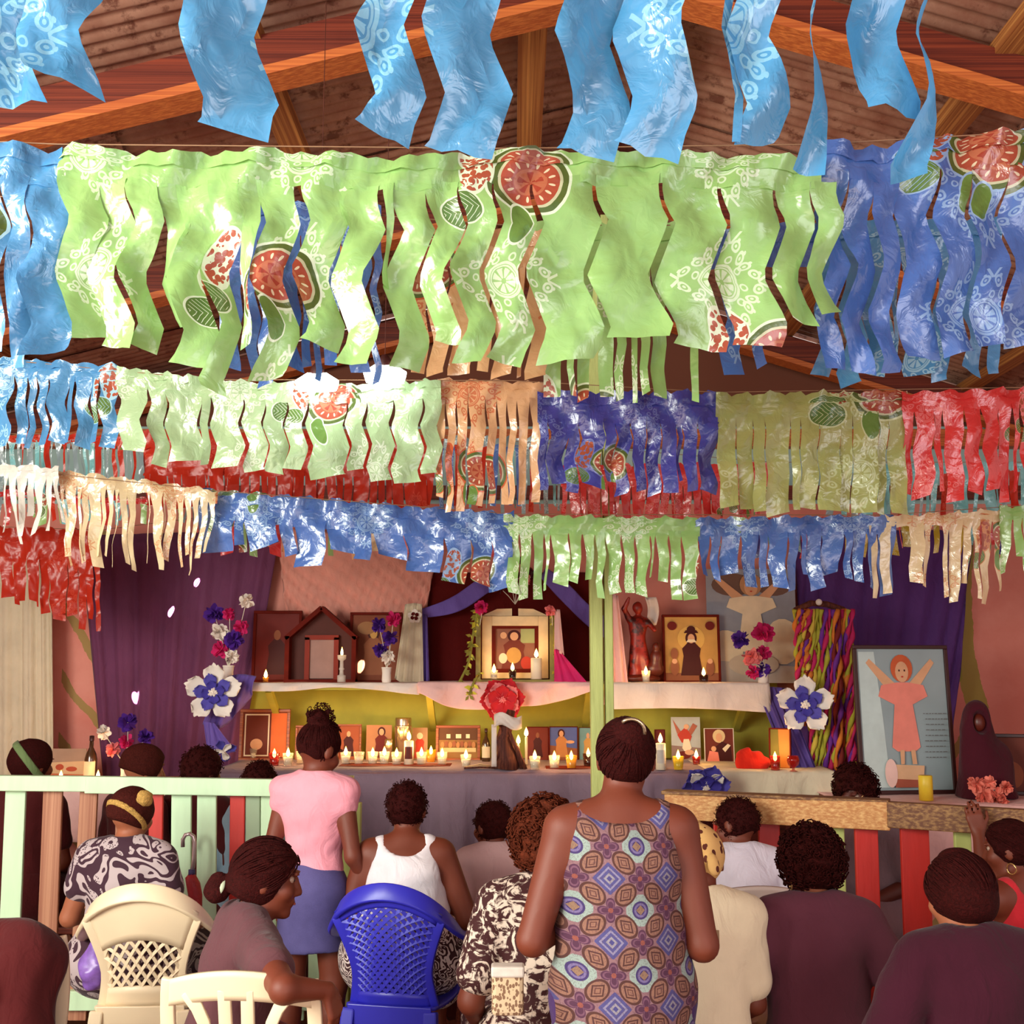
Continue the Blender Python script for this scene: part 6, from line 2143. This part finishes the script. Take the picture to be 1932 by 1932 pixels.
# 1 standing woman in the mosaic print tank top
p = Person('standing woman seen from behind in mosaic print sleeveless top', at(1172, 3.1), .0, ztop(1188, 1352, 3.1), None, 1.09, .02, (.12, -.12, 0), {-1: ((-.245, -.05, .135), (-.14, .17, .13)), 1: ((.212, -.04, .12), (.12, .18, .12))}, SK1, .0095, sh=.96, headk=.93, hx=.02)
p.body(); p.hair(HAIR, .012, .002, 40, extra=(((0.02, -.085, .07), (.05, .04, .05), .002),), low=-.075)
p.strands(HAIR, (0.02, -.12, .07), 260)
p.top(M_mosaic, 'tank', .014, -.15, wave=.004, scoop=(.115, .085, .06), name='tank_top', loose=.026, chest=1.0); p.trousers(M_navyp)
mb = MB(); mb.tube([p.Hd((.038 * math.cos(a) + .02, -.112 - .014 * math.sin(a), .075 + .034 * math.sin(a))) for a in [(i - 1) * math.pi / 12 for i in range(11)]], .005, 6); mb.build('hair_clip', M_steel, p.root, True)

# 2 girl in pink
p = Person('standing girl in pink sleeveless top and denim skirt at the left railing', at(592, 4.75), -.22, ztop(607, 1366, 4.75), None, .78, .02, (.42, -.5, .05), {-1: ((-.195, -.03, .16), (-.185, .05, -.07)), 1: ((.20, -.04, .15), (.27, .10, -.05))}, SK1, .0085, headk=1.08, sh=.84)
p.body(); p.hair(HAIR, .006, .002, 60, extra=(((0, -.06, .12), (.05, .05, .045), .014),), low=-.05); p.strands(HAIR, (0, -.06, .12), 240, .0075, -.05, 10, .0014, .12); p.curls(HAIRC, 240, .008, .12, .008, .002, 5, ((0, -.06, .13), (.055, .055, .05)))
p.top(M_tpink, 'tee', .012, .07, .14, wave=.005, name='pink_top', wf=34, neck=1.1)
p.skirt(M_denim, .022, .25, wave=.002)

# 3 woman in knit cap
p = Person('seated woman in dark knit cap and black and white swirl dress', at(236, 4.68), -.12, ztop(222, 1490, 4.68), .45, 1.08, .05, (.1, -.35, .12), {1: ((.25, -.02, .15), (.28, .2, .12)), -1: ((-.25, .0, .16), (-.24, .22, .14))}, SK3, .010)
p.body(); p.hair(M_capd, .02, .002, 80, face=.85, low=-.035, name='knit_cap')
f = Field(p.hc - .16, p.hc + .2, .007)
f.ell(p.Hd((0, -.014, .024)), np.array((.101, .119, .115)) * p.hk, 0, p.RH, dn=.002, df=120)
nrm_ = p.RH @ np.array((.0, .55, .85))
f.plane(nrm_, p.Hd((0, -.06, .03)), .003); f.plane(-nrm_, p.Hd((0, -.06, .0)), .003)
f.build('cap_band', M_capy, p.root)
f = Field(p.hc - .16, p.hc + .22, .006)
f.ell(p.Hd((.07, -.02, .085)), np.array((.035, .045, .038)) * p.hk, 0, p.RH, dn=.004, df=150); f.build('crochet_flower', M_capy, p.root)
p.top(M_swirl, 'tee', .016, -.1, .45, name='dress_top'); p.skirt(M_swirl, .03, .95, name='dress_skirt')

# 4 woman in profile, charcoal tee
p = Person('seated woman in charcoal tee turned in profile, arm over chair back', at(424, 3.46), -1.12, ztop(478, 1602, 3.42), .45, 1.15, .22, (-.02, -.32, 0), {1: (P(536, 1866, 3.08), P(618, 1868, 3.16), ((.35, .2, -1.0), (.9, -.4, .3), .55)), -1: ((-.24, .05, .14), (-.1, .26, .08))}, SK1, .0068, headk=1.1)
p.body(eyes=True); p.hair(HAIR, .016, .0022, 70, low=-.07, face=1.0, back=.015, extra=(((-.01, -.15, -.05), (.035, .04, .05), .004),)); p.strands(HAIR, (-.01, -.13, -.05), 420, .0185, -.07, 14, .0017, .20)
p.top(M_tgrey, 'tee', .014, -.1, .55, wave=.005); p.trousers(M_tdark)
c = p.Hd((-.01, -.145, -.045))
MB().lathe([(.028, -.008), (.036, 0), (.028, .008)], tuple(c), 14, (1.2, .3, 0)).build('hair_tie', mat('mint_hair_tie', (190, 200, 170)), p.root, True)
MB().ball(p.Hd((0, .094, -.056)), (.016, .006, .0045)).build('lips', M_lip, p.root, True)

# 5 woman in white tank on the blue chair
p = Person('seated woman in white tank top on the blue armchair', at(764, 4.7), .02, ztop(764, 1482, 4.7), .46, 1.32, .12, (.22, -.12, 0), {1: ((.28, .02, .14), (.24, .22, .06)), -1: ((-.26, .03, .15), (-.1, .26, .1))}, SK1, .010)
p.body(); p.hair(HAIR, .012, .003, 90, low=-.075); p.curls(HAIRC, 420, .013, -.075, .005, .0016)
p.top(M_twhite, 'tank', .012, -.16, wave=.005, scoop=(.095, .08, .10), name='tank_top', wf=30); p.skirt(M_zebra, .03, .9)

# 6 boy in pale shirt
p = Person('seated boy in pale pinkish shirt facing the altar cloth', at(935, 5.25), .25, ztop(955, 1524, 5.25), .42, .95, .1, (.1, .45, 0), None, SK1, .010, headk=1.2)
p.body(); p.hair(HAIR, .012, .003, 90, low=-.06); p.curls(HAIRC, 300, .012, -.06, .004, .0015); p.top(M_tpale, 'tee', .016, -.12, .75); p.trousers(M_tdark)

# 7 woman with curly hair left of the standing woman
p = Person('woman with brown curly hair in black and white floral dress', at(1035, 3.62), .12, ztop(1012, 1530, 3.6), .45, 1.05, .12, (.2, .2, 0), {-1: ((-.25, .0, .13), (-.2, .2, .02)), 1: ((.24, .0, .15), (.1, .24, .1))}, SK1, .010)
p.body(); p.hair(HAIRB, .034, .012, 110, low=-.13, back=.03); p.curls(HAIRB, 520, .04, -.13, .011, .0026); p.top(M_floralbw, 'tee', .016, -.1, .7, name='dress_top'); p.skirt(M_floralbw, .03, .9, name='dress_skirt')
q = p.wr[-1]
f = Field((-.12, -.05, -.1), (.12, .05, .1), .006)
f.ell((0, 0, 0), (.085, .03, .065), 0)
bag = MB(); bag.grid(lambda a, b: ((a - .5) * .17, -.03 + .01 * math.sin(a * 3.1), (b - .5) * .14), 10, 8); bag.grid(lambda a, b: ((a - .5) * .17, .03, (b - .5) * .14), 10, 8)
bp = P(958, 1868, 3.38)
t = empty('handbag', bp, 0, 'silver woven clutch bag held by the curly haired woman', 'bag')
M_bag = pat_spots('silver_woven_leather', (226, 196, 160), (140, 104, 80), 110, .45)
MB().box((0, 0, 0), (.09, .05, .13)).build('bag_body', M_bag, t, bevel=.012)
MB().box((0, -.004, .055), (.094, .056, .03)).build('flap', mat('silver_flap', (230, 216, 206), .35, .1, 40), t, bevel=.006)

# 8 person in leopard scarf and cream shirt
p = Person('small person in leopard print headscarf and cream shirt beside the standing woman', at(1330, 3.5), .0, ztop(1318, 1572, 3.5), .45, .78, .24, (.35, .1, 0), {1: ((.17, .05, .16), (.1, .24, .09)), -1: ((-.17, .05, .16), (-.1, .24, .09))}, SK1, .010, sh=.8)
p.body(); p.hair(M_leop, .016, .002, 40, face=.85, low=-.06, name='headscarf', extra=(((-.0, -.03, .12), (.03, .03, .022), .004), ((.02, -.12, -.06), (.02, .02, .04), .002)))
p.top(M_tcream, 'tee', .018, -.14, .7, wave=.003, loose=.01); p.trousers(M_tdark)
tg = MB(); c = p.T((0.0, -.135, .36)); tg.box((c[0], c[1] - .012, c[2]), (.055, .003, .05), (-.35, .1, .1)); tg.build('shirt_label', pm(150, 120, 90), p.root)

# 9 boy in white shirt
p = Person('boy in white shirt on the greyish chair at the right railing', at(1408, 4.62), .1, ztop(1392, 1518, 4.6), .45, 1.0, .22, (.2, .75, 0), None, SK1, .009, headk=1.06)
p.body(); p.hair(HAIR, .010, .0025, 100, low=-.05); p.curls(HAIRC, 420, .010, -.05, .004, .0014); p.top(M_twhite2, 'tee', .018, -.12, .75); p.trousers(M_tdark)

# 10 woman with afro in mauve tee
p = Person('woman with short curly afro in mauve grey tee at lower right', at(1538, 3.62), -.04, ztop(1525, 1580, 3.6), .45, 1.12, .12, (.1, .3, 0), {1: ((.325, -.02, .13), (.25, .2, .05)), -1: ((-.325, -.02, .12), (-.25, .2, .03))}, SK3, .0095, sh=1.05)
p.body(); p.hair(HAIRC, .034, .010, 120, low=-.085, face=.9); p.curls(HAIRC, 620, .040, -.09, .009, .0024); p.top(M_tmauve, 'tee', .016, -.14, .78, wave=.004); p.trousers(M_tdark); p.earring(-1, .014)

# 11 woman in dark tee at the right edge
p = Person('woman with sleek dark hair in dark navy tee at the right edge', at(1840, 3.12), .12, ztop(1800, 1630, 3.1), .45, 1.2, .16, (.22, .35, .12), {1: ((.335, .0, .13), (.26, .22, .05)), -1: ((-.335, .02, .12), (-.2, .26, .05))}, SK3, .0095, sh=1.08)
p.body(); p.hair(HAIR, .022, .0015, 50, low=-.095, face=.85, back=.01, extra=(((-.0, -.02, .125), (.05, .05, .02), .002),)); p.strands(HAIR, (.02, -.13, -.10), 420, .0235, -.09, 14, .0018, .16); p.top(M_tnavy, 'tee', .018, -.14, .82, wave=.005); p.skirt(M_zebra, .02, .9); p.earring(1, .016)

# 12 girl in red at the right edge with a hand on the rail
p = Person('girl in red sleeveless top at the right edge with hand on the rail', at(1925, 4.12), .55, ztop(1905, 1552, 4.12), .45, .92, .06, (.12, .55, 0), {-1: (P(1856, 1640, 4.36), P(1846, 1572, 4.42), ((-.15, .1, 1.0), (-.2, -1.0, .1), .25)), 1: ((.24, .0, .15), (.1, .24, .1))}, SK1, .0072, headk=1.0)
p.body(eyes=True); p.hair(HAIR, .014, .0025, 80, low=-.09); p.strands(HAIR, (0, -.12, -.06), 300, .0155, -.09, 12, .0016, .15); p.top(M_tred, 'tank', .012, -.1, wave=.003, name='red_top'); p.trousers(M_tdark); p.earring(-1, .018)

# 13 people behind the railings
p = Person('woman with afro and glasses behind the right railing', at(1640, 5.55), 2.3, ztop(1630, 1450, 5.5), .45, 1.15, .12, (.35, .2, .25), None, SK2, .010)
p.body(eyes=True); p.hair(HAIRC, .028, .010, 110, low=-.06, face=.95); p.curls(HAIRC, 380, .034, -.07); p.top(M_tgreyd, 'tee', .018, -.1, .7, name='dress_top'); p.skirt(M_tgreyd, .03, .95, name='dress_skirt')
mb = MB()
for sd in (-1, 1):
    mb.tube([p.Hd((sd * .033 + .024 * math.cos(a), .106, .014 + .018 * math.sin(a))) for a in [i * math.pi / 8 for i in range(17)]], .0022, 5)
    mb.tube([p.Hd((sd * .057, .104, .016)), p.Hd((sd * .080, .03, .014)), p.Hd((sd * .082, -.01, .008))], .002, 5)
mb.tube([p.Hd((-.01, .108, .016)), p.Hd((.01, .108, .016))], .002, 5)
mb.build('glasses', M_gold, p.root, True)
q = MB(); c = p.T((0, .0, .41))
q.tube([p.T((.10 * math.cos(a), .085 * math.sin(a), .435 + .01 * math.sin(a * 12))) for a in [i * math.pi / 24 for i in range(49)]], .010, 6); q.build('lace_collar', M_lace, p.root, True)

p = Person('person in green headscarf behind the left end of the railing', at(38, 5.75), -.3, ztop(38, 1398, 5.75), .48, 1.1, .05, (.05, -.3, 0), None, SK1, .0115)
p.body(); p.hair(HAIR, .018, .003, 60, low=-.08)
f = Field(p.hc - .2, p.hc + .24, .009)
f.ell(p.Hd((0, -.014, .024)), np.array((.104, .122, .118)) * p.hk, 0, p.RH)
nrm_ = p.RH @ np.array((.45, .6, .65)); f.plane(nrm_, p.Hd((0, -.03, .055)), .003); f.plane(-nrm_, p.Hd((0, -.03, .0)), .003)
f.build('headscarf', M_scarf, p.root); p.top(M_tdark, 'tee'); p.skirt(M_tdark)
p = Person('person in striped dark cap behind the left railing', at(248, 5.8), -.7, ztop(248, 1408, 5.8), .47, 1.0, .05, (.1, -.3, 0), None, SK3, .0115)
p.body(); p.hair(M_capd, .022, .003, 60, face=.8, low=-.02, name='cap'); p.top(M_tdark, 'tee'); p.skirt(M_tdark)
p = Person('person with dark hair behind the left railing near the altar', at(365, 5.85), -.4, ztop(365, 1414, 5.85), .47, 1.05, .05, (.15, -.3, 0), None, SK2, .0115)
p.body(); p.hair(HAIR, .018, .003, 60, low=-.08); p.curls(HAIRC, 320, .018, -.08, .006, .002); p.top(M_tdark, 'tee'); p.trousers(M_tdark)
p = Person('person in pale blue shirt behind the railing left of the girl', at(474, 5.75), -.2, ztop(474, 1442, 5.75), .45, 1.0, .1, (.3, 0, 0), None, SK2, .0115)
p.body(); p.hair(HAIR, .014, .003, 60, low=-.07); p.curls(HAIRC, 320, .014, -.07, .006, .002); p.top(M_tblue, 'tee', .018, -.1, .8); p.trousers(M_tdark)
p = Person('small child with dark hair beside the boy in white shirt', at(1338, 5.3), .15, ztop(1336, 1545, 5.3), .42, .85, .1, (.15, .3, 0), None, SK2, .0115, headk=1.1)
p.body(); p.hair(HAIR, .012, .003, 60, low=-.06); p.top(M_tdark, 'tee'); p.trousers(M_tdark)
# small purple bag at the knit cap woman's side
f = Field((-.1, -.1, -.16), (.1, .1, .16), .008)
f.ell((0, 0, -.03), (.055, .04, .085), .02); f.ell((.01, 0, .07), (.02, .015, .05), .02); f.wave(.008, 60, .6)
o = f.build('plastic_bag', mat('purple_plastic', (140, 100, 190), .3, .3, 30)); o.location = P(177, 1812, 4.5); tag(o, 'small crumpled purple plastic bag hanging beside the cream armchair', 'bag')


# simple wooden seats under those who do not sit on a plastic chair
def stool(who, u, Y, h=.43):
    t = empty('wooden_stool', at(u, Y), .1, 'low wooden stool under the ' + who, 'stool', 'low wooden stools')
    MB().box((0, 0, h - .02), (.34, .32, .035)).build('seat', M_raft, t, bevel=.006)
    for a in (-1, 1):
        for b in (-1, 1):
            MB().beam((a * .15, b * .14, 0), (a * .12, b * .11, h - .035), .035, .035).build('leg', M_raft, t)


for who, u, Y in (('woman with afro in mauve tee', 1538, 3.62), ('woman in dark navy tee', 1840, 3.12), ('small person in cream shirt', 1330, 3.5), ('curly haired woman in floral dress', 1035, 3.62), ('woman with glasses', 1640, 5.55)):
    stool(who, u, Y)
for who, u, Y in (('boy in pale pinkish shirt', 935, 5.25), ('small child with dark hair', 1338, 5.3)):
    stool(who, u, Y, .40)
t = empty('wooden_bench', at(255, 5.8), 0, 'long wooden bench behind the left railing', 'bench')
MB().box((0, 0, .425), (1.7, .3, .035)).build('seat', M_raft, t, bevel=.006)
for a in (-.78, 0, .78):
    for b in (-.11, .11):
        MB().box((a, b, .205), (.05, .05, .41)).build('leg', M_raft, t)
